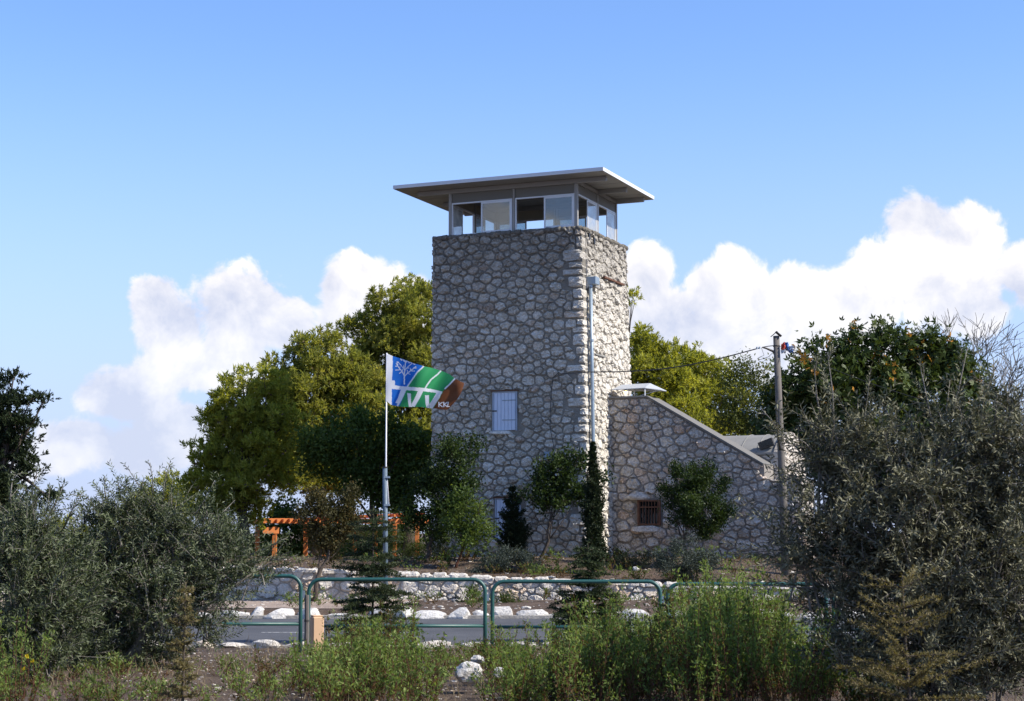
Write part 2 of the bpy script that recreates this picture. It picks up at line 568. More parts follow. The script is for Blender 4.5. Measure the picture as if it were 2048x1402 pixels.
def pcells(pts, u0, u1, v0, v1, asp=.78):
    """power diagram of the mixed-size points"""
    P = np.array([(a * asp, b) for a, b, r in pts])
    R = np.array([r for a, b, r in pts])
    out = []
    for i, p in enumerate(P):
        poly = [(u0 * asp, v0), (u1 * asp, v0), (u1 * asp, v1), (u0 * asp, v1)]
        d = ((P - p) ** 2).sum(1)
        for j in np.argsort(d)[1:22]:
            q = P[j]
            t = .5 + (R[i] ** 2 - R[j] ** 2) / (2 * max(d[j], 1e-6))
            poly = clip_half(poly, p + (q - p) * min(.95, max(.05, t)), q - p)
            if len(poly) < 3:
                break
        if len(poly) >= 3:
            out.append([(a / asp, b) for a, b in poly])
    return out
def cells(pts, u0, u1, v0, v1, aniso=1.0):
    P = np.array([(a, b * aniso) for a, b in pts])
    out = []
    for i, p in enumerate(P):
        if not (u0 - .25 < p[0] < u1 + .25 and v0 * aniso - .25 < p[1] < v1 * aniso + .25):
            continue
        poly = [(u0, v0 * aniso), (u1, v0 * aniso), (u1, v1 * aniso), (u0, v1 * aniso)]
        d = ((P - p) ** 2).sum(1)
        for j in np.argsort(d)[1:16]:
            q = P[j]
            poly = clip_half(poly, (p + q) / 2, q - p)
            if len(poly) < 3:
                break
        if len(poly) >= 3:
            out.append([(a, b / aniso) for a, b in poly])
    return out
def stone_geo(rng, poly, o, U, V, Nn, gap=.022, proud=(.03, .075), deep=.04, rough=.02, tilt=1.0):
    """one broken-faced stone from its cell outline; returns verts, faces"""
    A, c = area_c(poly)
    if A < 0:
        poly, A = poly[::-1], -A
    c = np.array(c)
    pp = []
    n = len(poly)
    for i in range(n):                                # cut the corners once
        a, b = np.array(poly[i]), np.array(poly[(i + 1) % n])
        if np.linalg.norm(b - a) < .03:
            pp.append((a + b) / 2)
            continue
        e1, e2 = rng.uniform(.06, .20), rng.uniform(.06, .20)
        pp.append(a + (b - a) * e1)
        if np.linalg.norm(b - a) > .12:                # long sides break inwards or outwards
            for q in (.36, .64):
                pp.append(a + (b - a) * (q + rng.uniform(-.08, .08)) + np.array([rng.uniform(-.011, .011), rng.uniform(-.011, .011)]))
        pp.append(a + (b - a) * (1 - e2))
    out = []
    for p in pp:
        d = p - c
        r = np.linalg.norm(d)
        out.append(c + d * max(.35, 1 - gap * rng.uniform(.75, 1.3) / max(r, .03)))
    n = len(out)
    h = rng.uniform(*proud)
    tx, ty = rng.uniform(-.22, .22) * tilt, rng.uniform(-.28, .2) * tilt
    def P(q, z):
        return o + U * q[0] + V * q[1] + Nn * z
    v = [P(q, -deep) for q in out]
    v += [P(c + (q - c) * .97, h * rng.uniform(.35, .7)) for q in out]
    k = rng.uniform(.70, .86)
    for q in out:
        q2 = c + (q - c) * k * rng.uniform(.85, 1.12)
        v.append(P(q2, max(.012, h + (q2[0] - c[0]) * tx + (q2[1] - c[1]) * ty + rng.uniform(-rough, rough))))
    cc = c + np.array([rng.uniform(-.03, .03), rng.uniform(-.03, .03)])
    v.append(P(cc, h * rng.uniform(.85, 1.1)))
    f = []
    for r in (0, n):
        for i in range(n):
            j = (i + 1) % n
            f.append((r + i, r + j, r + n + j, r + n + i))
    for i in range(n):
        f.append((2 * n + i, 2 * n + (i + 1) % n, 3 * n))
    return v, f
def add_stones(parent, geos, mat, limit=300, name='stone'):
    """geos: (size, verts, faces, tint); the largest become parts of their own, the rest one 'stuff' part"""
    geos = sorted(geos, key=lambda g: -g[0])
    for s, v, f, t in geos[:limit]:
        MB().add(v, f, t).build(name, mat, parent)
    if len(geos) > limit:
        mb = MB()
        for s, v, f, t in geos[limit:]:
            mb.add(v, f, t)
        mb.build('small_' + name + 's', mat, parent, kind='stuff')

def rock_geo(rng, c, r, flat=.7, sub=2, boxy=.55):
    """a broken lump of rock"""
    bm = bmesh.new()
    bmesh.ops.create_icosphere(bm, subdivisions=sub, radius=1)
    planes = [(Vector((rng.uniform(-1, 1), rng.uniform(-1, 1), rng.uniform(-.4, 1))).normalized(), rng.uniform(.6, .95)) for _ in range(9)]
    ph = rng.uniform(0, 9)
    for v in bm.verts:
        p = v.co.copy()
        mx = max(abs(p.x), abs(p.y), abs(p.z))
        p = p * (1 - boxy) + p * (boxy * .84 / mx)
        for nn, d in planes:
            e = p.dot(nn) - d
            if e > 0:
                p -= nn * e * .9
        p *= 1 + .06 * math.sin(5 * p.x + ph) * math.cos(4 * p.y + ph) + rng.uniform(-.07, .07)
        v.co = p
    bm.verts.index_update()
    R = np.array(r) if not np.isscalar(r) else np.array([r, r * rng.uniform(.7, 1), r * flat])
    a = rng.uniform(-.5, .5)
    vs = []
    for v in bm.verts:
        x, y, z = v.co[0] * R[0], v.co[1] * R[1], v.co[2] * R[2]
        vs.append((c[0] + x * math.cos(a) - y * math.sin(a), c[1] + x * math.sin(a) + y * math.cos(a), c[2] + z))
    fs = [tuple(v.index for v in f.verts) for f in bm.faces]
    bm.free()
    return vs, fs

# ------------------------------------------------------------------ ground
WALL_Y = 37.35
def wall_top(x):
    return max(.52, min(.92, .70 - .040 * x))
def sstep(a, b, x):
    t = min(1, max(0, (x - a) / (b - a)))
    return t * t * (3 - 2 * t)
def hgt(x, y):
    if y < 24.9:
        return .02 + .05 * sstep(24.5, 20, y) + .05 * math.sin(x * 1.3 + y * .7) * sstep(24.3, 21, y) * .6
    if y < 33.7:
        return -.03
    if y < WALL_Y + .12:
        return .16 + .06 * sstep(34, 37, y)
    t = wall_top(x) - .05
    z = t + (1.06 - t) * sstep(WALL_Y, 41.5, y) + .03 * math.sin(x * 2.1) * math.sin(y * 1.7)
    z -= 1.25 * sstep(44.5, 50, y) * sstep(-1.5, -4.5, x)
    z -= 1.6 * sstep(56, 90, y)
    return z
def ground():
    xs = list(np.arange(-14, 16.01, .5))
    xs = [-6000, -1500, -400, -120, -60, -35, -22] + xs + [22, 35, 60, 120, 400, 1500, 6000]
    ys = [-200, -40, -10, 2, 8] + list(np.arange(11, 24.6, .5)) + [24.85, 24.95, 29, 33.65, 33.75, 34.2, 35, 36, 37, WALL_Y + .1, WALL_Y + .14]
    ys += list(np.arange(38, 58, .6)) + [62, 70, 80, 95, 150, 400, 1500, 6000]
    v = [(x, y, hgt(x, y)) for y in ys for x in xs]
    nx = len(xs)
    f = [(j * nx + i, j * nx + i + 1, (j + 1) * nx + i + 1, (j + 1) * nx + i) for j in range(len(ys) - 1) for i in range(nx - 1)]
    m, k = newmat('dry_soil')
    co = objco(k)
    n1 = k.noise(co, 1.2, 6, .65)
    n2 = k.noise(co, 17, 6, .7)
    n3 = k.noise(co, 60, 3, .6)
    c = k.ramp(n1, [(.3, (.07, .048, .036)), (.5, (.11, .078, .06)), (.7, (.17, .125, .097))])
    c = k.mix(k.maprange(n2, .5, .68, 0, .6), c, (.22, .175, .14))
    c = k.mix(k.maprange(n3, .62, .72, 0, .7), c, (.34, .30, .26))
    h = k.math('ADD', n2, k.math('MULTIPLY', n3, .5))
    finish(k, principled(k, c, .95, 0, bump(k, h, 1, .06), .2))
    MB().add(v, f).build('ground', m, smooth=True, kind='structure')
ground()
def road():
    m, k = newmat('asphalt')
    co = objco(k)
    n1 = k.noise(co, .8, 6, .6)
    n2 = k.noise(co, 90, 3, .6)
    c = k.ramp(n1, [(.3, (.058, .060, .066)), (.7, (.095, .097, .104))])
    c = k.mix(k.maprange(n2, .58, .72, 0, .55), c, (.20, .20, .20))
    finish(k, principled(k, c, .82, 0, bump(k, n2, .6, .01), .3))
    r = MB().add([(-300, 25.15, .012), (300, 25.15, .012), (300, 33.5, .012), (-300, 33.5, .012)], [(0, 1, 2, 3)])
    r.build('road', m, kind='structure')
    mm, k = newmat('worn_white_road_paint')
    co = objco(k)
    c = k.mix(k.maprange(k.noise(co, 14, 6, .7), .4, .62), (.11, .11, .115), (.58, .58, .57))
    finish(k, principled(k, c, .8))
    for x in (-19.0, -11.6, -4.2, 3.2, 10.6):
        x0 = x
        MB().add([(x0, 28.75, .017), (x0 + 2.6, 28.75, .017), (x0 + 2.6, 28.88, .017), (x0, 28.88, .017)], [(0, 1, 2, 3)]).build('lane_marking', mm, kind='structure')
road()
def gravel_path():
    m, k = newmat('pink_gravel')
    co = objco(k)
    n = k.noise(co, 40, 5, .7)
    c = k.ramp(n, [(.3, (.20, .15, .12)), (.5, (.32, .25, .20)), (.7, (.46, .38, .32))])
    finish(k, principled(k, c, .95, 0, bump(k, n, 1, .02), .2))
    v, f = [], []
    xs = np.linspace(-16, -2.2, 24)
    for i, x in enumerate(xs):
        v += [(x, 34.3 + .15 * math.sin(x * 2), hgt(x, 34.5) + .012), (x, WALL_Y + .02, hgt(x, WALL_Y) + .014)]
        if i:
            f.append((2 * i - 2, 2 * i, 2 * i + 1, 2 * i - 1))
    MB().add(v, f).build('gravel_path', m, kind='structure')
gravel_path()
def kerbs():
    rng = random.Random(5)
    k1 = MB().box((-22, 33.52, -.05), (22, 33.95, .07)).build('kerb', 'mortar_pale', kind='structure')
    x = -13.5
    while x < 15.5:
        w = rng.uniform(.22, .8)
        hh = rng.choice((.09, .15, .19, .23)) * rng.uniform(.9, 1.1)
        v, f = rock_geo(rng, (x + w / 2, 33.72 + rng.uniform(-.09, .09), .04), (w * .60, .24, hh), sub=2, boxy=.8)
        MB().add(v, f, rng.random()).build('kerb_stone', 'stone_white', k1)
        x += w * rng.uniform(.93, 1.08)
    k2 = MB().box((-22, 24.93, -.05), (22, 25.12, .05)).build('kerb', 'mortar_pale', kind='structure')
    x = -8.5
    while x < 8.5:
        w = rng.uniform(.3, .7)
        v, f = rock_geo(rng, (x + w / 2, 25.0, .05), (w * .55, .14, rng.uniform(.05, .10)), sub=2)
        MB().add(v, f, rng.random()).build('kerb_stone', 'stone_pale', k2)
        x += w * rng.uniform(.95, 1.2)
kerbs()

# ------------------------------------------------------------------ the low retaining wall
def retaining_wall():
    rng = random.Random(11)
    x0, x1 = -15.0, 14.0
    root = empty('retaining_wall', (0, WALL_Y, .15), 0, 'low retaining wall of pale broken limestone behind the road', 'wall')
    prof = [(x0, -.12)] + [(x1, -.12)] + [(x, wall_top(x) - .15 - .02) for x in np.linspace(x1, x0, 20)]
    X, Z, Nn = np.array([1., 0, 0]), np.array([0, 0, 1.]), np.array([0, -1., 0])
    MB().prism(prof, (0, 0, 0), X, Z, Nn, -.38, 0).build('wall', 'mortar_pale', root)
    pts = dart_points(rng, x0, x1, -.1, .95, .065, .165)
    geos = []
    for c in pcells(pts, x0, x1, -.1, .9):
        A, ce = area_c(c)
        t = wall_top(ce[0]) - .15
        c = clip_half(c, (ce[0], t), (.040, 1))
        if len(c) < 3:
            continue
        A, ce = area_c(c)
        if abs(A) < .012:
            continue
        top = max(p[1] for p in c) > t - .03
        v, f = stone_geo(rng, c, np.zeros(3), X, Z, Nn, .014, (.02, .06), .30 if top else .04, .012)
        geos.append((A * (1 if abs(ce[0]) < 8 else .2), v, f, rng.random()))
    add_stones(root, geos, 'stone_pale')
    # flat capping stones
    x = x0
    while x < x1:
        w = rng.uniform(.22, .6)
        t = wall_top(x + w / 2) - .15
        v, f = stone_geo(rng, [(x + .01, -.08), (x + w - .01, -.08), (x + w - .01, .36), (x + .01, .36)], np.array([0, 0, t - .03]), X, np.array([0, 1., 0]), Z, .016, (.03, .075), .03, .014, .25)
        MB().add(v, f, rng.uniform(.2, .8)).build('capping_stone', 'stone_pale', root)
        x += w
retaining_wall()

# ------------------------------------------------------------------ the watchtower
AL = math.radians(23.0)
EX = np.array([math.cos(AL), -math.sin(AL), 0])     # along the front, to the right
EY = np.array([math.sin(AL), math.cos(AL), 0])      # away from the camera
EZ = np.array([0, 0, 1.])
TW, TD, BAT, ZB = 4.12, 3.38, .20, .70
CORNER = at(1163, 453, 42.0)
ZT = CORNER[2]
TO = np.array([CORNER[0], CORNER[1], 0]) - EX * TW / 2 + EY * TD / 2
TO[2] = ZB
HT = ZT - ZB
def loc(p):
    q = np.array(p) - TO
    return np.array([q @ EX, q @ EY, q[2]])
def glob(p):
    return TO + EX * p[0] + EY * p[1] + EZ * p[2]
tower = empty('watchtower', TO, -AL, 'tall square rubble stone watchtower with a glazed lookout cabin on top', 'tower')
X3, Y3, Z3 = np.eye(3)
def front_px(px, py, y=-TD / 2):
    return loc(onplane(px, py, glob((0, y, 0)), EY))
def tower_body():
    rng = random.Random(3)
    w, d = TW / 2, TD / 2
    mb = MB()
    nz, nx = 34, 14
    # four faces as fine sheets with an uneven face, joined into one shell
    def sheet(fn, nu, nv):
        v, f = [], []
        for j in range(nv + 1):
            for i in range(nu + 1):
                p, n = fn(i / nu, j / nv)
                e = 0 if i in (0, nu) or j in (0, nv) else rng.uniform(-.012, .012)
                v.append(np.array(p) + np.array(n) * e)
        for j in range(nv):
            for i in range(nu):
                a = j * (nu + 1) + i
                f.append((a, a + 1, a + nu + 2, a + nu + 1))
        mb.add(v, f)
    def xr(t):
        return w + BAT * (1 - t)
    sheet(lambda s, t: ((-w + s * (xr(t) + w), -d, t * HT), (0, -1, 0)), 16, 30)
    sheet(lambda s, t: ((xr(t), -d + s * TD, t * HT), (1, 0, 0)), 14, 30)
    sheet(lambda s, t: ((xr(t) + s * (-w - xr(t)), d, t * HT), (0, 1, 0)), 4, 6)
    sheet(lambda s, t: ((-w, d - s * TD, t * HT), (-1, 0, 0)), 4, 6)
    mb.add([(-w, -d, HT), (w, -d, HT), (w, d, HT), (-w, d, HT)], [(0, 1, 2, 3)])
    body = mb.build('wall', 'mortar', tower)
    geos = []
    holes = [SH1, SH2]
    pts = dart_points(rng, -w - .1, w + BAT + .1, -.05, HT + .05, .06, .140)
    front = np.array([0, -d, 0])
    quoins, z = [], .0
    while z < HT - .12:
        h = rng.uniform(.17, .34)
        quoins.append((z, min(HT - .02, z + h), rng.choice((.20, .26, .34, .44, .52)) * rng.uniform(.9, 1.1)))
        z += h
    def quoin_edge(v):
        for a, b, q in quoins:
            if a <= v < b:
                return w + BAT * (1 - v / HT) - q
        return w
    for a, b, q in quoins:
        e = w + BAT * (1 - (a + b) / 2 / HT) + .03
        c = [(e - q, a + rng.uniform(0, .02)), (e, a + rng.uniform(0, .015)), (e - rng.uniform(0, .02), b - rng.uniform(0, .015)), (e - q + rng.uniform(-.03, .03), b - rng.uniform(0, .02))]
        v, f = stone_geo(rng, c, front, X3, Z3, -Y3, .018, (.035, .085), rng.uniform(.2, .38), .03, .5)
        geos.append((2, v, f, rng.uniform(.25, .95)))
    for c in pcells(pts, -w - .03, w + BAT + .035, .0, HT):
        A, ce = area_c(c)
        qe = quoin_edge(ce[1]) + .02
        if ce[0] > qe:
            continue
        c = clip_half(c, (qe, 0), (1, 0))
        if len(c) < 3:
            continue
        A, ce = area_c(c)
        ok = True
        for (a0, b0, a1, b1) in holes:
            if a0 < ce[0] < a1 and b0 < ce[1] < b1:
                ok = False
            elif max(p[0] for p in c) > a0 and min(p[0] for p in c) < a1 and max(p[1] for p in c) > b0 and min(p[1] for p in c) < b1:
                dx = max(a0 - ce[0], ce[0] - a1)
                dy = max(b0 - ce[1], ce[1] - b1)
                if dx > dy:
                    c = clip_half(c, (a0, 0), (1, 0)) if ce[0] < a0 else clip_half(c, (a1, 0), (-1, 0))
                else:
                    c = clip_half(c, (0, b0), (0, 1)) if ce[1] < b0 else clip_half(c, (0, b1), (0, -1))
        if not ok or len(c) < 3:
            continue
        lim = w + BAT * (1 - ce[1] / HT)
        c = clip_half(c, (lim + .03, ce[1]), (1, BAT / HT))
        if len(c) < 3:
            continue
        A, ce = area_c(c)
        if abs(A) < .009:
            continue
        edge = max(p[0] for p in c) > lim - .02 or min(p[0] for p in c) < -w + .02
        v, f = stone_geo(rng, c, front, X3, Z3, -Y3, .025 if ce[1] > 2.5 else .020, (.02, .08), rng.uniform(.16, .32) if edge else .04, .038)
        geos.append((A + 1, v, f, rng.random() ** 1.1))
    nf = len(geos)
    # right face, leaning in with height
    V = np.array([-BAT / HT, 0, 1.])
    Vn = np.array([1, 0, BAT / HT])
    Vn = Vn / np.linalg.norm(Vn)
    o = np.array([w + BAT, -d, 0])
    pts = dart_points(rng, .12, TD + .1, -.05, HT + .05, .065, .145)
    for c in pcells(pts, .2, TD + .03, .0, HT):
        A, ce = area_c(c)
        if abs(A) < .015:
            continue
        edge = max(p[0] for p in c) > TD - .02
        v, f = stone_geo(rng, c, o, Y3, V, Vn, .020, (.02, .055), .2 if edge else .04, .018)
        geos.append((A, v, f, rng.uniform(.2, .9)))
    # left face
    o = np.array([-w, d, 0])
    pts = row_points(rng, 0, TD, 0, HT + .1, .3, .27, .35)
    for c in cells(pts, .05, TD - .25, .0, HT):
        A, ce = area_c(c)
        if abs(A) < .02:
            continue
        v, f = stone_geo(rng, c, o, -Y3, Z3, -X3, .03, (.02, .06), .04, .02)
        geos.append((A * .1, v, f, rng.random()))
    add_stones(tower, geos, 'stone')
p0, p1 = front_px(987, 862), front_px(1034, 782)
SH1 = (p0[0] - .03, p0[2] - .03, p1[0] + .03, p1[2] + .03)
q0, q1 = front_px(992, 1078), front_px(1041, 996)
SH2 = (q0[0] - .03, q0[2] - .03, q1[0] + .03, q1[2] + .03)
tower_body()
def shutter(a0, b0, a1, b1, hinge=True):
    y = -TD / 2
    fr = MB()
    fr.box((a0 - .012, y - .045, b0), (a0 + .022, y + .01, b1))
    fr.box((a1 - .022, y - .045, b0), (a1 + .012, y + .01, b1))
    fr.box((a0 + .022, y - .045, b1 - .03), (a1 - .022, y + .01, b1))
    s = fr.build('shutter', 'shutter_frame', tower, label='blue-white plank shutter with iron strap hinges')
    n = 6
    for i in range(n):
        u0 = a0 + .03 + (a1 - a0 - .06) * i / n
        u1 = a0 + .03 + (a1 - a0 - .06) * (i + 1) / n - .008
        MB().box((u0, y - .034 - .004 * (i % 2), b0 + .01), (u1, y - .004, b1 - .034), .003).build('plank', 'shutter', s)
    MB().box((a0 + .02, y - .012, b0 + .01), (a1 - .02, y - .002, b1 - .03)).build('backing_board', 'shutter_frame', s)
    for zz in (b0 + (b1 - b0) * .27, b0 + (b1 - b0) * .77):
        MB().box((a0 + (a1 - a0) * .40, y - .046, zz - .012), (a1 - .005, y - .039, zz + .012)).build('hinge', 'galv', s)
    MB().box((a0 - .01, y - .060, b0 + (b1 - b0) * .49), (a0 + .11, y - .047, b0 + (b1 - b0) * .52)).build('latch', 'dark_metal', s)
    MB().box((a0 - .05, y - .085, b1 + .004), (a1 + .05, y + .02, b1 + .03)).build('lintel', 'rust', tower)
    v, f = rock_geo(random.Random(4), ((a0 + a1) / 2, y - .03, b0 - .05), ((a1 - a0) * .72, .09, .06))
    MB().add(v, f, .7).build('sill', 'stone', tower)
shutter(SH1[0] + .03, SH1[1] + .03, SH1[2] - .03, SH1[3] - .03)
shutter(SH2[0] + .03, SH2[1] + .03, SH2[2] - .03, SH2[3] - .03)
def cope():
    """weathered cement edge along the top of the walls"""
    w, d = TW / 2, TD / 2
    rng = random.Random(8)
    mb = MB()
    for (a, b, n) in (((-w, -d), (w, -d), 30), ((w, -d), (w, d), 24)):
        for i in range(n):
            t0, t1 = i / n, (i + 1) / n
            x0, y0 = a[0] + (b[0] - a[0]) * t0, a[1] + (b[1] - a[1]) * t0
            x1, y1 = a[0] + (b[0] - a[0]) * t1, a[1] + (b[1] - a[1]) * t1
            r = rng.uniform(.05, .075)
            mb.tube([(x0, y0, HT - .03 + rng.uniform(-.012, .012)), (x1, y1, HT - .03 + rng.uniform(-.012, .012))], r, 8, True)
    mb.build('coping', 'mortar', tower, smooth=True)
cope()

def cabin():
    w, d = TW / 2, TD / 2
    ch = 1.12                      # sill to beam
    # cabin corners in the tower's own frame, from where the posts stand in the photograph
    nr = loc(atz(1153, 455, ZT))
    xr, yf = nr[0], nr[1]
    xl = loc(atz(886, 468, ZT))[0]
    # rear post: follow the right side back until it stands at x = 1232
    yb = yf
    while proj(glob((xr, yb, HT)))[0] < 1231 and yb < d - .1:
        yb += .01
    zb = HT + .005
    ps = .065
    zbeam = HT + ch
    xm = loc(atz(1020, 461, ZT))[0]
    ym = yf
    while proj(glob((xr, ym, HT)))[0] < 1194:
        ym += .01
    def post(x, y, s=ps):
        MB().box((x - s / 2, y - s / 2, zb), (x + s / 2, y + s / 2, zbeam), .004).build('post', 'steel', tower)
    for x in (xl, xm, xr):
        for y in (yf, yb):
            post(x, y, .085 if x == xr or x == xl else .06)
    for x in (xl, xr):
        post(x, ym, .06)
    wt = zbeam - .245               # window head
    def bay(o, u, n, L, glass, name='window'):
        """one bay between two posts: spandrel above, then a sliding window with its right half closed"""
        o, u, n = np.array(o), np.array(u), np.array(n)
        g = .045
        def bar(a, z0, b, z1, t0, t1, mb):
            c = o + u * (a + b) / 2 + n * (t0 + t1) / 2
            c[2] = (z0 + z1) / 2
            mb.obox(c, u, n, Z3, (b - a) / 2, abs(t1 - t0) / 2, (z1 - z0) / 2)
        mb = MB()
        bar(g, wt + .0, L - g, zbeam - .004, -.018, .012, mb)
        mb.build('spandrel_panel', 'panel', tower)
        fr = MB()
        bar(g, wt - .035, L - g, wt - .002, -.03, .03, fr)
        bar(g, zb, L - g, zb + .04, -.035, .035, fr)
        bar(g, zb + .04, g + .025, wt - .035, -.028, .028, fr)
        bar(L - g - .025, zb + .04, L - g, wt - .035, -.028, .028, fr)
        win = fr.build(name, 'alu', tower)
        s0, s1 = L * .5 - .02, L - g - .027
        z0, z1 = zb + .042, wt - .038
        sm = MB()
        q = .04
        bar(s0, z0, s0 + q, z1, .004, .026, sm)
        bar(s1 - q, z0, s1, z1, .004, .026, sm)
        bar(s0 + q, z0, s1 - q, z0 + q, .005, .025, sm)
        bar(s0 + q, z1 - q, s1 - q, z1, .005, .025, sm)
        sm.build('sash', 'alu', win)
        pm = MB()
        bar(s0 + q - .006, z0 + q - .006, s1 - q + .006, z1 - q + .006, .012, .018, pm)
        pm.build('pane', glass, win)
    bay((xl, yf, 0), X3, -Y3, xm - xl, 'glass')
    bay((xm, yf, 0), X3, -Y3, xr - xm, 'glass')
    bay((xr, yf, 0), Y3, X3, ym - yf, 'glass_dirty')
    bay((xr, ym, 0), Y3, X3, yb - ym, 'glass_dirty')
    bay((xr, yb, 0), -X3, Y3, xr - xm, 'glass')
    bay((xm, yb, 0), -X3, Y3, xm - xl, 'glass')
    bay((xl, yb, 0), -Y3, -X3, yb - ym, 'glass')
    bay((xl, ym, 0), -Y3, -X3, ym - yf, 'glass_dirty')
    # three beams along the front direction, sticking out at both ends
    zs = zbeam + .13               # underside of the roof sheet
    ends_r = (1228, 1264, 1300)
    rc = [loc(atz(px, py, zs + ZB)) for px, py in ((785, 377), (1207, 341), (1320, 398))]
    x0, x1 = rc[0][0], rc[1][0]
    y0 = (rc[0][1] + rc[1][1]) / 2
    y1 = rc[2][1]
    for y in (yf, ym + .05, yb):
        b = MB()
        b.box((x0 + .40, y - .045, zbeam + .003), (x1 - .16, y + .045, zbeam + .125), .004)
        b.box((x1 - .159, y - .036, zbeam + .02), (x1 - .150, y + .036, zbeam + .115))
        b.build('roof_beam', 'steel', tower)
    for x in (xl, xr):
        MB().box((x - .03, yf + .05, zbeam + .004), (x + .03, yb - .05, zbeam + .10)).build('tie_beam', 'steel', tower)
    rf = MB()
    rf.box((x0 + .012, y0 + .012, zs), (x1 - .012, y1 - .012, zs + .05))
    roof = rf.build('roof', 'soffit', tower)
    fz0, fz1 = zs - .006, zs + .085
    MB().box((x0, y0 - .004, fz0), (x1, y0 + .010, fz1)).build('fascia', 'roof_white', roof)
    MB().box((x0, y1 - .010, fz0), (x1, y1 + .004, fz1)).build('fascia', 'roof_white', roof)
    MB().box((x1 - .010, y0 + .0105, fz0), (x1 + .004, y1 - .0105, fz1)).build('fascia', 'roof_white', roof)
    MB().box((x0 - .004, y0 + .0105, fz0), (x0 + .010, y1 - .0105, fz1)).build('fascia', 'roof_white', roof)
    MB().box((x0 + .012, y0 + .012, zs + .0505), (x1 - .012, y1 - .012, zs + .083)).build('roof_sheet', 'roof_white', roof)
    n = 5
    for i in range(1, n):
        y = y0 + (y1 - y0) * i / n
        MB().box((x0 + .02, y - .004, zs - .006), (x1 - .02, y + .004, zs - .001)).build('panel_joint', 'steel', roof)
    MB().box((-w + .1, -d + .1, HT + .001), (w - .1, d - .1, HT + .003)).build('deck', 'concrete', tower)
cabin()

def right_face(px, py, off=.0):
    """point on the battered right face, in the tower's frame"""
    Vn = np.array([1, 0, BAT / HT])
    Vn = Vn / np.linalg.norm(Vn)
    n = EX * Vn[0] + EZ * Vn[2]
    return loc(onplane(px, py, glob(np.array([TW / 2 + BAT, 0, 0]) + Vn * off), n))
def tower_fittings():
    a, b = right_face(1181, 572, .10), right_face(1187, 905, .10)
    pipe = MB().tube([a, a + (b - a) * .5, b, b + (b - a) * .55], .047, 12).build('downpipe', 'galv', tower, smooth=True)
    for t in (.0, .33, .68, 1.05):
        p = a + (b - a) * t
        MB().tube([p + Z3 * .03, p - Z3 * .03], .057, 12).build('pipe_collar', 'galv', pipe)
    h = right_face(1186, 563, .13)
    MB().box(h + np.array([-.13, -.15, -.09]), h + np.array([.13, .13, .11]), .012).build('rainwater_hopper', 'galv', tower)
    h2 = h + np.array([-.02, .16, -.10])
    MB().box(h2 + np.array([-.06, -.1, -.02]), h2 + np.array([.05, .24, .015])).build('bracket', 'steel', tower)
    p = right_face(1207, 561, .06)
    q = right_face(1246, 563, .06)
    MB().obox((p + q) / 2, Y3, X3, Z3, abs(q[1] - p[1]) / 2, .045, .022).build('iron_bar', 'rust', tower)
    p = right_face(1190, 711, .05)
    q = right_face(1210, 711, .05)
    MB().obox((p + q) / 2, Y3, X3, Z3, abs(q[1] - p[1]) / 2, .03, .018).build('iron_bar', 'concrete', tower)
    c = front_px(1098, 912)
    MB().box((c[0] - .085, c[1] - .13, c[2] - .10), (c[0] + .085, c[1] - .0, c[2] + .10), .01).build('junction_box', 'box_blue', tower)
    for px, py in ((1177, 473), (1187, 482)):
        c = right_face(px, py, .03)
        MB().box(c - np.array([.04, .05, .08]), c + np.array([.035, .05, .08])).build('weep_hole', 'void', tower)
tower_fittings()

# ------------------------------------------------------------------ the stair wing and the vaulted annex
ywf = -TD / 2
while proj(glob((TW / 2 + BAT * .6, ywf, 3.0)))[0] < 1218:
    ywf += .01
wing = empty('stair_wing', glob((TW / 2 + 2.2, ywf + .5, 0)), -AL, 'rubble stone stair wing with sloping top against the watchtower', 'building')
WO = np.array([TW / 2 + 2.2, ywf + .5, 0])
def wing_px(px, py):
    return front_px(px, py, ywf) - WO
def window_geo(root, a0, b0, a1, b1, y):
    MB().box((a0, y + .02, b0), (a1, y + .06, b1)).build('window_recess', 'void', root)
    fr = MB()
    fr.box((a0 - .03, y - .05, b0 - .03), (a0 + .02, y + .019, b1 + .03))
    fr.box((a1 - .02, y - .05, b0 - .03), (a1 + .03, y + .019, b1 + .03))
    fr.box((a0 + .02, y - .05, b1 - .01), (a1 - .02, y + .019, b1 + .03))
    fr.box((a0 + .02, y - .05, b0 - .03), (a1 - .02, y + .019, b0 + .01))
    win = fr.build('window', 'rust', root, label='small barred window with rusty iron frame')
    for i in range(7):
        u = a0 + .04 + (a1 - a0 - .08) * i / 6
        MB().tube([(u, y - .045, b0), (u, y - .045, b1)], .009, 6).build('bar', 'rust', win)
    MB().box((a0 + .02, y - .008, b0 + .01), (a1 - .02, y - .002, b1 - .01)).build('pane', 'glass_dark', win)
    MB().box((a0 + .02, y - .053, (b0 + b1) / 2 + .12), (a1 - .02, y - .04, (b0 + b1) / 2 + .15)).build('cross_bar', 'rust', win)
    rng = random.Random(2)
    v, f = rock_geo(rng, ((a0 + a1) / 2, y - .03, b0 - .13), ((a1 - a0) * .85, .12, .10))
    MB().add(v, f, .6).build('sill', 'stone_wing', root)
    v, f = rock_geo(rng, (a0 + .05, y - .03, b1 + .13), ((a1 - a0) * .85, .11, .11))
    MB().add(v, f, .6).build('lintel', 'stone_wing', root)
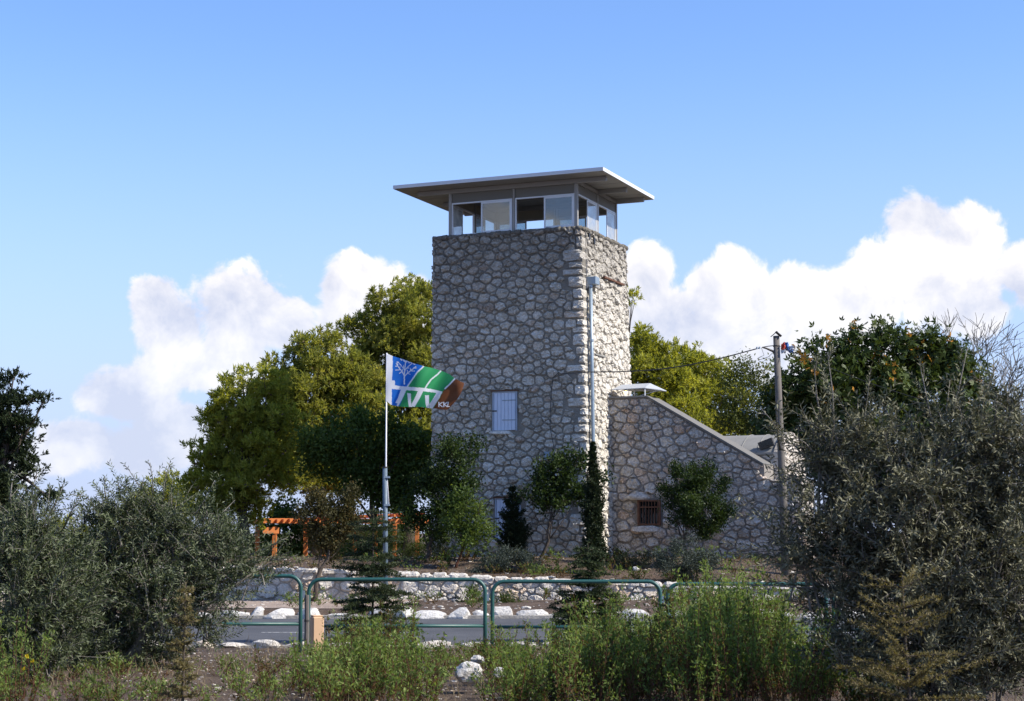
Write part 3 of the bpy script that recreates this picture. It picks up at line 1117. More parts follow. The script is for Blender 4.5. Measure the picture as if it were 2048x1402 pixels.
def stair_wing():
    rng = random.Random(21)
    A = wing_px(1214, 796)
    B = wing_px(1294, 794)
    C = wing_px(1528, 930)
    D = wing_px(1529, 958)
    E = wing_px(1606, 962)
    y = -.5
    zb = -.3
    prof = [(A[0], zb), (E[0], zb), (E[0], D[2]), (D[0], D[2]), (C[0], C[2]), (B[0], B[2]), (A[0], B[2])]
    mb = MB()
    mb.prism(prof, (0, y, 0), X3, Z3, Y3, 0, .95)
    mb.build('wall', 'mortar_wing', wing)
    wp0, wp1 = wing_px(1279, 1048), wing_px(1320, 1002)
    hole = (wp0[0] - .06, wp0[2] - .06, wp1[0] + .06, wp1[2] + .06)
    pts = dart_points(rng, A[0], E[0], zb, B[2] + .05, .065, .155)
    sl = np.array([B[2] - C[2], C[0] - B[0]])
    sl = sl / np.linalg.norm(sl)
    geos = []
    o = np.array([0, y, 0])
    for c in pcells(pts, A[0], E[0] + .03, zb, B[2] - .03):
        ar, ce = area_c(c)
        if ce[0] > C[0]:
            c = clip_half(c, (0, D[2]), (0, 1))
        elif ce[0] > B[0]:
            c = clip_half(c, (B[0], B[2] - .03), sl)
        if len(c) < 3:
            continue
        ar, ce = area_c(c)
        a0, b0, a1, b1 = hole
        if a0 < ce[0] < a1 and b0 < ce[1] < b1:
            continue
        if max(p[0] for p in c) > a0 and min(p[0] for p in c) < a1 and max(p[1] for p in c) > b0 and min(p[1] for p in c) < b1:
            dx = max(a0 - ce[0], ce[0] - a1)
            dy = max(b0 - ce[1], ce[1] - b1)
            if dx > dy:
                c = clip_half(c, (a0, 0), (1, 0)) if ce[0] < a0 else clip_half(c, (a1, 0), (-1, 0))
            else:
                c = clip_half(c, (0, b0), (0, 1)) if ce[1] < b0 else clip_half(c, (0, b1), (0, -1))
            if len(c) < 3:
                continue
            ar, ce = area_c(c)
        if abs(ar) < .009:
            continue
        edge = max(p[0] for p in c) > E[0] - .02
        v, f = stone_geo(rng, c, o, X3, Z3, -Y3, .022, (.02, .075), .3 if edge else .04, .032)
        geos.append((ar, v, f, min(1, rng.random() * (1.0 if ce[1] > 1.6 else 1.15))))
    pts = row_points(rng, 0, .95, zb, D[2], .3, .25, .3)
    for c in cells(pts, .25, .95, zb, D[2]):
        ar, ce = area_c(c)
        if abs(ar) > .016:
            v, f = stone_geo(rng, c, np.array([E[0], y, 0]), Y3, Z3, X3, .028, (.02, .05), .04, .018)
            geos.append((ar, v, f, rng.random()))
    add_stones(wing, geos, 'stone_wing')
    # concrete coping along the stair line
    cp = MB()
    u = np.array([C[0] - B[0], 0, C[2] - B[2]])
    L = np.linalg.norm(u)
    u /= L
    nn = np.array([-u[2], 0, u[0]])
    mid = (B + C) / 2
    cp.obox((mid[0], y + .42, mid[2] + .02), u, Y3, nn, L / 2, .50, .018)
    cp.build('coping', 'coping', wing)
    MB().box((A[0], y - .06, B[2] - .005), (B[0] - .01, y + .9, B[2] + .035)).build('landing_slab', 'concrete', wing)
    window_geo(wing, wp0[0], wp0[2], wp1[0], wp1[2], y - .03)
    # awning over the landing
    zt = wing_px(1260, 769)[2]
    ax0, ax1 = wing_px(1224, 775)[0], wing_px(1290, 774)[0]
    aw = MB()
    f0, f1 = wing_px(1291, 775)[2], wing_px(1291, 766)[2]
    P = [(ax0 - .02, y + .02, f0 - .02), (ax1, y + .02, f0), (ax1, y + .42, f1 + .03), (ax0 + .12, y + .42, f1 + .02),
         (ax1 + .34, y + .32, f0 - .04), (ax1 + .28, y + .9, f0 - .02), (ax0 + .12, y + .95, f0 + .02)]
    P2 = [(a, b, c - .018) for a, b, c in P]
    aw.add(P + P2, [(0, 1, 2, 3), (1, 4, 2), (4, 5, 2), (2, 5, 6, 3), (10, 9, 8, 7), (9, 11, 8), (9, 12, 11), (10, 13, 12, 9),
                    (0, 7, 8, 1), (1, 8, 11, 4), (4, 11, 12, 5), (5, 12, 13, 6), (6, 13, 10, 3), (3, 10, 7, 0)])
    canopy = aw.build('awning', 'awning', wing)
    MB().tube([(ax1 - .02, y + .05, B[2] + .03), (ax1 - .02, y + .05, f0 - .015)], .018, 8).build('awning_post', 'alu', canopy)
    MB().tube([(ax0 + .55, y + .3, B[2] + .035), (ax1 + .30, y + .36, f0 - .03)], .014, 6).build('strut', 'alu', canopy)
    MB().tube([(ax0 + .3, y + .9, B[2] + .035), (ax0 + .3, y + .9, f0 + .06)], .02, 8).build('awning_post', 'alu', canopy)
    lp = wing_px(1243, 783)
    lamp = MB()
    lamp.tube([(lp[0], y + .3, f0 + .02), (lp[0], y + .3, lp[2] + .06)], .012, 6)
    lamp.tube([(lp[0], y + .3, lp[2] + .07), (lp[0], y + .3, lp[2] + .04)], .05, 10)
    lm = lamp.build('lamp', 'dark_metal', canopy)
    v, f = rock_geo(random.Random(1), (lp[0], y + .3, lp[2] - .005), .055, 1.0, 2, 0)
    MB().add(v, f).build('bulb', 'bulb', lm, smooth=True)
    # vaulted room behind the stair
    yv = y + .96
    vb = front_px(1556, 905, ywf + .96) - WO
    x1, ze = vb[0], vb[2]
    x0 = A[0] + .6
    dep = 2.7
    rise = .52
    n = 14
    arc = [(dep * i / n, ze + rise * math.sin(math.pi * i / n) ** .9) for i in range(n + 1)]
    annex = MB()
    annex.box((x0, yv, zb), (x1, yv + dep, ze))
    ab = annex.build('annex_wall', 'mortar_wing', wing)
    rf = MB()
    v, f = [], []
    for i, (a, b) in enumerate(arc):
        v += [(x0, yv + a, b + .005), (x1 - .06, yv + a, b + .005)]
        if i:
            f.append((2 * i - 2, 2 * i - 1, 2 * i + 1, 2 * i))
    k = len(v)
    v += [(x0, yv, ze), (x1 - .06, yv, ze), (x0, yv + dep, ze), (x1 - .06, yv + dep, ze)]
    rf.add(v, f + [(k, k + 1, 1, 0), (2 * n, 2 * n + 1, k + 3, k + 2)])
    vr = rf.build('vault_roof', 'concrete', wing, smooth=True)
    MB().box((x0, yv - .05, ze - .05), (x1 - .1, yv + .03, ze + .006)).build('eaves_slab', 'concrete', wing)
    for t in (.34, .74):
        xx = x0 + (x1 - x0) * (.62 + t * .3)
        MB().tube([(xx, yv + a, b + .012) for a, b in arc], .012, 6).build('roof_seam', 'concrete', vr)
    # gable end in squared stones, facing right
    gp = [(-.03, zb)] + [(dep + .03, zb)] + [(a, b + .07) for a, b in reversed(arc)]
    g = MB()
    g.prism(gp, (x1 - .1, yv, 0), Y3, Z3, X3, 0, .12)
    g.build('gable', 'mortar_wing', wing)
    geos = []
    pts = row_points(rng, 0, dep, zb, ze + rise + .1, .30, .22, .25)
    for c in cells(pts, -.05, dep + .02, zb, ze + rise + .06):
        ar, ce = area_c(c)
        t = min(1, max(0, ce[0] / dep))
        zl = ze + rise * math.sin(math.pi * t) ** .9 + .06
        if ce[1] > zl:
            continue
        c = clip_half(c, (ce[0], zl), (-rise * math.pi / dep * math.cos(math.pi * t), 1))
        if len(c) < 3:
            continue
        ar, ce = area_c(c)
        if abs(ar) < .012:
            continue
        v, f = stone_geo(rng, c, np.array([x1 + .02, yv, 0]), Y3, Z3, X3, .016, (.02, .06), .12 if ce[0] < .2 else .04, .015)
        geos.append((ar, v, f, rng.uniform(.2, .8)))
    pts = row_points(rng, x0, x1, D[2], ze, .28, .22, .25)
    for c in cells(pts, C[0] - 1.2, x1, D[2] - .25, ze - .06):
        ar, ce = area_c(c)
        if abs(ar) > .012:
            v, f = stone_geo(rng, c, np.array([0, yv, 0]), X3, Z3, -Y3, .02, (.02, .05), .04, .015)
            geos.append((ar, v, f, rng.random()))
    for s, v, f, t in geos:
        MB().add(v, f, t).build('annex_stone', 'stone_wing', wing)
    # floodlight on the vault
    fp = front_px(1533, 888, ywf + .96 + .12) - WO
    body = MB()
    ax = np.array([math.cos(.35), 0, math.sin(.35)])
    az = np.array([-math.sin(.35), 0, math.cos(.35)])
    body.obox(fp, ax, Y3, az, .19, .07, .10)
    body.obox(fp + ax * .02 - Y3 * .078, ax, Y3, az, .16, .006, .075)
    fl = body.build('floodlight', 'dark_metal', wing)
    MB().obox(fp + ax * .02 - Y3 * .088, ax, Y3, az, .145, .003, .062).build('floodlight_lens', 'glass_dark', fl)
    MB().tube([fp - Z3 * .30 - ax * .1, fp - ax * .1], .02, 6).build('floodlight_stand', 'dark_metal', fl)
stair_wing()

# ------------------------------------------------------------------ vegetation
def unit(a):
    return a / (np.linalg.norm(a, axis=-1, keepdims=True) + 1e-9)
def leaves_obj(name, mat, parent, P, A, L, Wd, tint, rs, shape='leaf', **kw):
    """many small leaf blades as one mesh: base point P, axis A, length, width"""
    n = len(P)
    L = np.broadcast_to(np.asarray(L, float).reshape(-1, 1), (n, 1))
    Wd = np.broadcast_to(np.asarray(Wd, float).reshape(-1, 1), (n, 1))
    B = unit(np.cross(A, unit(rs.normal(size=(n, 3)))))
    Nn = np.cross(A, B)
    if shape == 'lobed':
        # three blades spreading from the stalk
        ang = (0.0, .85, -.85)
        Ps, As, Bs, Ls, Ws, Ts, Ns = [], [], [], [], [], [], []
        for a, s in zip(ang, (1, .8, .8)):
            Ps.append(P); As.append(A * math.cos(a) + B * math.sin(a)); Bs.append(B * math.cos(a) - A * math.sin(a))
            Ls.append(L * s); Ws.append(Wd * .8); Ts.append(tint); Ns.append(Nn)
        P, A, B, L, Wd, tint, Nn = (np.concatenate(q) for q in (Ps, As, Bs, Ls, Ws, Ts, Ns))
        n = len(P)
    mid = P + A * L * .48 + Nn * L * .05
    V = np.stack([P, mid + B * Wd / 2, P + A * L - Nn * L * .06, mid - B * Wd / 2], 1).reshape(-1, 3)
    me = bpy.data.meshes.new(name)
    me.vertices.add(4 * n)
    me.vertices.foreach_set('co', V.astype(np.float32).ravel())
    me.loops.add(4 * n)
    me.loops.foreach_set('vertex_index', np.arange(4 * n, dtype=np.int32))
    me.polygons.add(n)
    me.polygons.foreach_set('loop_start', np.arange(0, 4 * n, 4, dtype=np.int32))
    me.polygons.foreach_set('loop_total', np.full(n, 4, dtype=np.int32))
    a = me.attributes.new('tint', 'FLOAT', 'POINT')
    a.data.foreach_set('value', np.repeat(np.clip(tint, 0, 1), 4).astype(np.float32))
    me.update()
    me.validate()
    me.materials.append(M[mat])
    return link(bpy.data.objects.new(name, me), parent, **kw)

def pxlobes(lst, Y, squash=1.0, base=None):
    """pixel circles at depth Y -> (centre, radii), relative to base"""
    out = []
    rng = random.Random(len(lst) * 7 + int(Y))
    b = np.zeros(3) if base is None else np.array(base)
    for q in lst:
        r = q[2] * Y / F
        vz = q[4] if len(q) > 4 else 1.0
        dy = q[3] if len(q) > 3 else rng.uniform(-.5, .5) * r
        out.append((at(q[0], q[1], Y + dy) - b, np.array([r, r * squash, r * vz])))
    return out
def lobe_points(rs, lobes, n, inner=.55):
    vol = np.array([l[1][0] * l[1][2] for l in lobes]) ** 1.0
    idx = rs.choice(len(lobes), n, p=vol / vol.sum())
    C = np.array([l[0] for l in lobes])[idx]
    R = np.array([l[1] for l in lobes])[idx]
    d = unit(rs.normal(size=(n, 3)))
    r = rs.uniform(inner, 1.03, (n, 1))
    return C + d * R * r, d, idx
def limbs(mb, rng, base, top, lobes, r0, wob=.12, twigs=3):
    """tapered trunk from base to top, then a bent limb to every lobe with finer twigs"""
    base, top = np.array(base, float), np.array(top, float)
    L = np.linalg.norm(top - base)
    pts, rad = [], []
    for i in range(7):
        t = i / 6
        p = base + (top - base) * t + np.array([rng.uniform(-1, 1), rng.uniform(-1, 1), 0]) * wob * L * .12 * math.sin(math.pi * t)
        pts.append(p)
        rad.append(r0 * (1.25 if i == 0 else 1 - .55 * t))
    mb.tube(pts, rad, 9)
    for c, R in lobes:
        k = rng.randint(3, 6)
        s = pts[k]
        e = c + np.array([rng.uniform(-.3, .3) * R[0], rng.uniform(-.3, .3) * R[1], rng.uniform(-.1, .3) * R[2]])
        m = (s + e) / 2 + np.array([rng.uniform(-.12, .12), rng.uniform(-.12, .12), rng.uniform(-.10, .06)]) * np.linalg.norm(e - s)
        rr = rad[k] * rng.uniform(.35, .5)
        mb.tube([s, (s + m) / 2 + (m - (s + e) / 2) * .3, m, (m + e) / 2, e], [rr, rr * .85, rr * .65, rr * .45, rr * .22], 6)
        for _ in range(twigs):
            d = np.array([rng.gauss(0, 1), rng.gauss(0, 1), rng.gauss(.3, .8)])
            d = d / np.linalg.norm(d)
            mb.tube([m + (e - m) * rng.uniform(.2, 1), e + d * R * .5, e + d * R * .9], [rr * .25, rr * .16, rr * .06], 4, False)

def pine_tree(label, cx, Y, lst, base_px, seed, mat='pine', dens=1.0, cones=True, group='pine trees', needle=.17, gz=None):
    rs, rng = np.random.RandomState(seed), random.Random(seed)
    bx = (base_px - CX) / F * Y
    b = np.array([bx, Y, hgt(bx, Y) - .05])
    root = empty('pine_tree', b, 0, label, 'tree', group)
    lobes = pxlobes(lst, Y, 1.1, b)
    top = max((l[0] for l in lobes), key=lambda p: p[2])
    mb = MB()
    limbs(mb, rng, (0, 0, 0), (top[0] * .6, 0, top[2] * .8), lobes, .20, .25, 4)
    mb.build('trunk', 'bark', root, smooth=True)
    # break every lobe into smaller lumps so that the outline is knobbly with gaps
    lumps = []
    for c, R in lobes:
        for _ in range(19):
            d = rs.normal(size=3)
            d /= np.linalg.norm(d)
            d[2] = d[2] * .85 + .12
            lumps.append((c + d * R * rs.uniform(.40, 1.08), R * rs.uniform(.15, .35)))
        for _ in range(9):                       # stray sprays break the outline
            d = rs.normal(size=3)
            d /= np.linalg.norm(d)
            d[2] = abs(d[2]) * .7 + .1
            lumps.append((c + d * R * rs.uniform(1.0, 1.32), R * rs.uniform(.09, .17)))
    area = sum(l[1][0] ** 2 for l in lumps)
    n = int(area * 370 * dens)
    p, d, idx = lobe_points(rs, lumps, n, .25)
    ltint = rs.uniform(-.22, .22, len(lumps))
    sh = unit(d * .8 + np.array([0, 0, .65]) + rs.normal(size=(n, 3)) * .35)
    K = 15
    t = rs.uniform(0, 1, (n, K, 1)) ** .7
    P = p[:, None, :] + sh[:, None, :] * t * .22 + rs.normal(size=(n, K, 3)) * .012
    A = unit(sh[:, None, :] * 1.0 + rs.normal(size=(n, K, 3)) * .55)
    tint = np.clip(.45 + ltint[idx][:, None] + rs.uniform(-.18, .18, (n, 1)) + rs.uniform(-.18, .18, (n, K)), 0, 1)
    leaves_obj('crown', mat, root, P.reshape(-1, 3), A.reshape(-1, 3), rs.uniform(.6, 1.1, n * K) * needle, .037, tint.ravel(), rs)
    if cones:
        m = int(n * .07)
        pp, dd, _ = lobe_points(rs, lumps, m, .5)
        PP = np.repeat(pp, 4, 0)
        AA = unit(rs.normal(size=(m * 4, 3)) + np.array([0, 0, -.3]))
        leaves_obj('cones', 'cone_brown', root, PP, AA, .085, .05, rs.uniform(0, 1, m * 4), rs, kind='stuff')
    return root
def leafy_tree(name, label, cat, Y, lst, base_px, seed, mat, leaf=(.09, .045), dens=1.0, r0=.06, bark='bark', group=None, trunk_top=None,
               base_z=None, upright=.35, shape='leaf', sub=8, clump=.10, lean=0.0, trunk=True, tfun=None, squash=1.0, per=9):
    rs, rng = np.random.RandomState(seed), random.Random(seed)
    bx = (base_px - CX) / F * Y
    b = np.array([bx, Y, (hgt(bx, Y) if base_z is None else base_z) - .03])
    root = empty(name, b, 0, label, cat, group)
    lobes = pxlobes(lst, Y, squash, b)
    lo = min(l[0][2] for l in lobes)
    cxm = sum(l[0][0] for l in lobes) / len(lobes)
    tt = np.array([cxm * .8, 0, lo + .1]) if trunk_top is None else at(trunk_top[0], trunk_top[1], Y) - b
    if trunk:
        mb = MB()
        limbs(mb, rng, (0, 0, 0), tt, lobes, r0, .5, 5)
        mb.build('trunk', bark, root, smooth=True)
    lumps = []
    for c, R in lobes:
        for _ in range(sub):
            d = rs.normal(size=3)
            d /= np.linalg.norm(d)
            lumps.append((c + d * R * rs.uniform(.4, .95), R * rs.uniform(.25, .45)))
    area = sum(l[1][0] ** 2 for l in lumps)
    n = int(area / (leaf[0] * leaf[1]) * 1.6 * dens)
    p, d, idx = lobe_points(rs, lumps, n, .2)
    K = per
    P = p[:, None, :] + rs.normal(size=(n, K, 3)) * clump
    A = unit(d[:, None, :] * .6 + np.array([0, 0, upright]) + rs.normal(size=(n, K, 3)) * .8)
    ltint = rs.uniform(-.2, .2, len(lumps))
    tint = np.clip(.45 + ltint[idx][:, None] + rs.uniform(-.15, .15, (n, 1)) + rs.uniform(-.22, .22, (n, K)), 0, 1)
    P, A, tint = P.reshape(-1, 3), A.reshape(-1, 3), tint.ravel()
    if tfun:
        tint = tfun(P + b, tint, rs)
    s = rs.uniform(.65, 1.15, len(P))
    leaves_obj('crown' if trunk else 'foliage', mat, root, P, A, s * leaf[0], s * leaf[1], tint, rs, shape)
    return root
def shoots(rs, base, dirs, lens, leaf, step, spread=.8, droop=.15):
    """leafy shoots: opposite leaves along bent twigs; returns P, A, shoot tint index, twig polylines"""
    Ps, As, Ix, tw = [], [], [], []
    for i in range(len(base)):
        L = lens[i]
        k = max(4, int(L / step))
        t = (np.arange(k) + .5) / k
        bend = rs.normal(size=3) * .25 + np.array([0, 0, -droop])
        pts = base[i] + dirs[i] * (t * L)[:, None] + bend * (t ** 2 * L * .6)[:, None]
        tang = unit(dirs[i] + bend * (1.2 * t)[:, None])
        side = unit(np.cross(tang, rs.normal(size=3)))
        oth = np.cross(tang, side)
        ph = np.arange(k) * 1.57 + rs.uniform(0, 6)
        s = side * np.cos(ph)[:, None] + oth * np.sin(ph)[:, None]
        for sg in (1, -1):
            Ps.append(pts)
            As.append(unit(tang * rs.uniform(.5, .9) + s * sg * spread + rs.normal(size=(k, 3)) * .18))
            Ix.append(np.full(k, i))
        tw.append(np.vstack([base[i], pts[k // 2], pts[-1]]))
    return np.concatenate(Ps), np.concatenate(As), np.concatenate(Ix), tw
def olive_tree(label, Y, lst, base_px, seed, mat, nshoot, leaf=(.062, .014), whips=(), r0=.11, tops=None):
    rs, rng = np.random.RandomState(seed), random.Random(seed)
    bx = (base_px - CX) / F * Y
    b = np.array([bx, Y, hgt(bx, Y) - .05])
    root = empty('olive_tree', b, 0, label, 'tree', 'olive trees in the foreground')
    lobes = pxlobes(lst, Y, 1.25, b)
    mb = MB()
    mid = sum(l[0] for l in lobes) / len(lobes)
    limbs(mb, rng, (0, 0, 0), (mid[0] * .5, 0, max(.9, mid[2] * .75)), lobes, r0, .6, 5)
    nc = nshoot // 6
    pc, dc, _ = lobe_points(rs, lobes, nc, .2)
    rep = rs.randint(0, nc, nshoot)
    p = pc[rep] + rs.normal(size=(nshoot, 3)) * .055
    d = unit(dc[rep] + rs.normal(size=(nshoot, 3)) * .3)
    dirs = unit(d * np.array([.75, .75, .5]) + np.array([0, 0, .55]) + rs.normal(size=(nshoot, 3)) * .35)
    lens = rs.uniform(.14, .5, nshoot)
    P, A, Ix, tw = shoots(rs, p, dirs, lens, leaf, .024)
    Q = [(P, A, Ix)]
    wb = []
    for (x0, y0, x1, y1) in whips:
        w0, w1 = at(x0, y0, Y) - b, at(x1, y1, Y + rs.uniform(-.3, .3)) - b
        wb.append((w0, w1))
    off = nshoot
    for w0, w1 in wb:
        dd = w1 - w0
        L = np.linalg.norm(dd)
        mb.tube([w0, (w0 + w1) / 2 + rs.normal(size=3) * .02, w1], [.010, .007, .003], 5)
        P1, A1, I1, _ = shoots(rs, np.array([w0]), np.array([dd / L]), [L], leaf, .028, .75, 0)
        Q.append((P1, A1, I1 + off))
        off += 1
        m = max(2, int(L / .11))
        tt = np.linspace(.1, .9, m)
        bs = w0 + dd * tt[:, None]
        P2, A2, I2, tw2 = shoots(rs, bs, unit(dd / L * .8 + rs.normal(size=(m, 3)) * .55), rs.uniform(.12, .30, m) * (1.1 - tt * .6), leaf, .024)
        Q.append((P2, A2, I2 + off))
        tw += tw2
        off += m
    for t in tw[::2]:
        mb.tube(t, [.006, .004, .002], 4, False)
    for q in range(0, nc, 3):
        mb.tube([pc[q], pc[q] - dc[q] * np.array([.2, .2, .12]) - Z3 * .10, pc[q] - dc[q] * .3 - Z3 * .28], [.005, .008, .011], 5, False)
    mb.build('trunk', 'bark_pale', root, smooth=True)
    P, A, Ix = (np.concatenate(q) for q in zip(*Q))
    st = rs.uniform(.15, .85, off + 2)
    st[:nshoot] = rs.uniform(.05, .95, nc)[rep] * .7 + st[:nshoot] * .3
    tint = st[Ix] + rs.uniform(-.2, .2, len(P))
    s = rs.uniform(.7, 1.15, len(P))
    leaves_obj('crown', mat, root, P, A, s * leaf[0], s * leaf[1], tint, rs)
    return root
def conifer(name, label, px, py_top, py_base, Y, wpx, seed, mat, tiers=16, tilt=.12, droop=.12, group=None, needle=.03, dens=1.0, base_z=None,
            bark='bark', shape=lambda t: (1 - t) ** .8, nbr=6, gap=0.0, nw=.0035, upt=0.0, cat='tree', side=1.0):
    """young conifer: straight stem, whorls of branches with side twigs, short needles all along them"""
    rs, rng = np.random.RandomState(seed), random.Random(seed)
    bx = (px - CX) / F * Y
    b = np.array([bx, Y, (hgt(bx, Y) if base_z is None else base_z) - .03])
    root = empty(name, b, 0, label, cat, group)
    top = at(px, py_top, Y) - b
    H = top[2]
    mb = MB()
    mb.tube([(0, 0, 0), (top[0] * .3 + .01, 0, H * .4), (top[0] * .7, .01, H * .75), (top[0], 0, H)], [.008 * H + .006, .006 * H + .004, .0035 * H + .002, .002], 7)
    Rm = wpx * Y / F
    Ps, As = [], []
    z0 = max(.06, (at(px, py_base, Y) - b)[2])
    for i in range(tiers):
        t = (i + rng.uniform(-.3, .3)) / tiers
        z = z0 + (H - z0) * max(0, t)
        Lb = Rm * shape(max(0, min(1, t)))
        for k in range(nbr):
            if rng.random() < gap:
                continue
            a = rng.uniform(0, 2 * math.pi)
            L = Lb * rng.uniform(.6, 1.12)
            if L < .03:
                continue
            rad = np.array([math.cos(a), math.sin(a), 0])
            tl = tilt + upt * t + rng.uniform(-.22, .22)
            n = max(4, int(L / .05))
            s = np.linspace(0, 1, n)
            pts = np.array([top[0] * max(0, t), 0, z]) + rad * (s * L * math.cos(tl))[:, None] + np.array([0, 0, 1.]) * (s * L * math.sin(tl) - droop * L * s ** 2)[:, None]
            mb.tube(pts[[0, n // 2, n - 1]], [.004 + .008 * L, .003 + .004 * L, .0015], 4, False)
            segs = [(pts[j], pts[j + 1]) for j in range(n - 1)]
            sd = np.cross(rad, [0, 0, 1.])
            for j in range(1, n - 1):
                for sg in (1, -1):
                    l2 = L * .30 * (1 - s[j] * .7) * rng.uniform(.6, 1.2) * side
                    e = pts[j] + (rad * .75 + sd * sg * .8 + np.array([0, 0, rng.uniform(-.35, .22)])) * l2
                    segs.append((pts[j], e))
            for p0, p1 in segs:
                l = np.linalg.norm(p1 - p0)
                m = max(3, int(l / .007 * dens))
                q = rs.uniform(0, 1, (m, 1))
                Ps.append(p0 + (p1 - p0) * q)
                As.append(unit(unit(p1 - p0) * .7 + rs.normal(size=(m, 3)) * .7 + np.array([0, 0, .25])))
    m = int(H / .012 * dens)
    zz = rs.uniform(.35, 1, (m, 1))
    Ps.append(np.concatenate([top[0] * zz, 0 * zz, H * zz], 1))
    As.append(unit(rs.normal(size=(m, 3)) + np.array([0, 0, .6])))
    mb.build('trunk', bark, root, smooth=True)
    P, A = np.concatenate(Ps), np.concatenate(As)
    leaves_obj('crown', mat, root, P, A, rs.uniform(.7, 1.2, len(P)) * needle, nw, np.clip(rs.normal(.5, .22, len(P)), 0, 1), rs)
    return root

# ---- pines left of the tower
pine_tree('tallest pine, dark green, rising beside the left edge of the tower', 800, 55.0,
          [(832, 598, 48), (782, 628, 42), (845, 660, 62), (735, 680, 46), (800, 720, 70), (730, 735, 40), (850, 790, 72), (765, 800, 62), (830, 880, 78), (760, 900, 60), (850, 940, 60), (790, 950, 50), (800, 665, 50), (770, 700, 50), (815, 800, 60), (720, 850, 50), (700, 960, 56)], 815, 1, 'pine', 1.0, False)
pine_tree('middle pine of the left cluster with a brown cone-laden top', 640, 51.0,
          [(655, 690, 30), (610, 705, 30), (640, 740, 50), (570, 755, 36), (690, 745, 42), (600, 800, 55), (675, 815, 60), (545, 830, 44), (610, 880, 66), (700, 890, 60), (560, 915, 52), (660, 945, 66), (735, 830, 40), (640, 800, 56), (580, 860, 50), (640, 930, 60), (720, 770, 36), (600, 955, 50)], 635, 2, 'pine', 1.0)
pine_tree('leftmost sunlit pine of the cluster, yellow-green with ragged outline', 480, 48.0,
          [(505, 770, 34), (452, 795, 34), (540, 790, 40), (428, 848, 28), (490, 845, 52), (405, 912, 26), (450, 915, 48), (530, 905, 58), (400, 975, 36), (470, 985, 60), (555, 955, 50), (430, 1035, 42), (490, 1020, 40), (500, 890, 50), (440, 870, 36), (500, 950, 56), (560, 850, 40), (420, 945, 36)], 488, 3, 'pine_yellow', 1.0)  # brighter needle colour stands in for sunlight on the crown's shaded near side
pine_tree('low distant yellow-green pine behind the left olive', 320, 66.0, [(330, 985, 34), (290, 1015, 34), (370, 1000, 34), (340, 1040, 50), (260, 1060, 40)], 320, 4, 'pine_yellow', .7, False)
pine_tree('small distant yellow-green pine far left behind olive branches', 140, 70.0, [(130, 1075, 40), (90, 1095, 36), (185, 1090, 36), (60, 1110, 36)], 130, 14, 'pine_yellow', .6, False)
# ---- pines behind the stair wing
pine_tree('bright yellow-green pine right behind the tower above the stair wing', 1300, 58.0,
          [(1262, 600, 14), (1275, 690, 32), (1300, 715, 36), (1330, 720, 36), (1285, 760, 50), (1340, 775, 48), (1300, 830, 60), (1350, 850, 54), (1270, 880, 56), (1330, 920, 60)], 1300, 5, 'pine_yellow', 1.0, False)
pine_tree('sunlit pine behind the sloping coping, left of the yellowing tree', 1410, 60.0,
          [(1382, 735, 36), (1420, 750, 38), (1450, 790, 36), (1385, 790, 46), (1430, 830, 48), (1380, 870, 54), (1450, 880, 50), (1410, 930, 60)], 1410, 6, 'pine_yellow', 1.0, False)
# ---- broadleaved trees
leafy_tree('broadleaf_tree', 'dark broadleaved tree in front of the left pines behind the flag', 'tree', 46.5,
           [(650, 880, 46), (700, 862, 50), (755, 870, 52), (805, 890, 50), (640, 925, 44), (700, 935, 60), (770, 945, 60), (830, 950, 50), (720, 965, 46), (800, 970, 46), (845, 890, 40)], 740, 20, 'broad', (.12, .065), 2.4, .12, clump=.13)
leafy_tree('yellowing_tree', 'thin-leaved yellowing tree between the right pine and the fig tree', 'tree', 55.0,
           [(1490, 745, 30), (1520, 765, 34), (1470, 790, 34), (1510, 815, 38), (1460, 845, 36), (1500, 870, 40), (1545, 800, 30)], 1495, 21, 'yellowing', (.10, .055), 1.7, .09, clump=.16, sub=7)
def fig_tint(P, tint, rs):
    # yellowed leaves sit in loose patches, mostly near the sunny top
    n = len(P)
    t = tint * .93
    f = np.sin(P[:, 0] * 2.3 + 1) * np.sin(P[:, 2] * 2.9 + P[:, 0] * .7) + np.sin(P[:, 0] * 5.1 + P[:, 2] * 3)
    top = np.clip((P[:, 2] - 5.4) / 1.6, 0, 1)
    return np.where(rs.uniform(0, 1, n) < .004 + .22 * top * (f > .75), .97, t)
leafy_tree('fig_tree', 'large dark fig tree with orange leaves on top, right of the pole', 'tree', 51.0,
           [(1640, 725, 48), (1700, 702, 46), (1770, 690, 44), (1838, 690, 44), (1890, 705, 42), (1590, 770, 50), (1540, 830, 52), (1660, 790, 74), (1750, 775, 84), (1850, 775, 84), (1930, 770, 44), (1950, 830, 46),
            (1580, 860, 66), (1680, 880, 84), (1790, 880, 92), (1890, 870, 84), (1960, 890, 50), (1540, 890, 50), (1905, 745, 44), (1980, 850, 34), (1620, 790, 56), (1700, 750, 56), (1800, 740, 60), (1820, 960, 90), (1920, 960, 70), (1700, 970, 80)], 1760, 22, 'fig', (.20, .085), 1.0, .22, shape='lobed', clump=.17, tfun=fig_tint, upright=.0, sub=12)
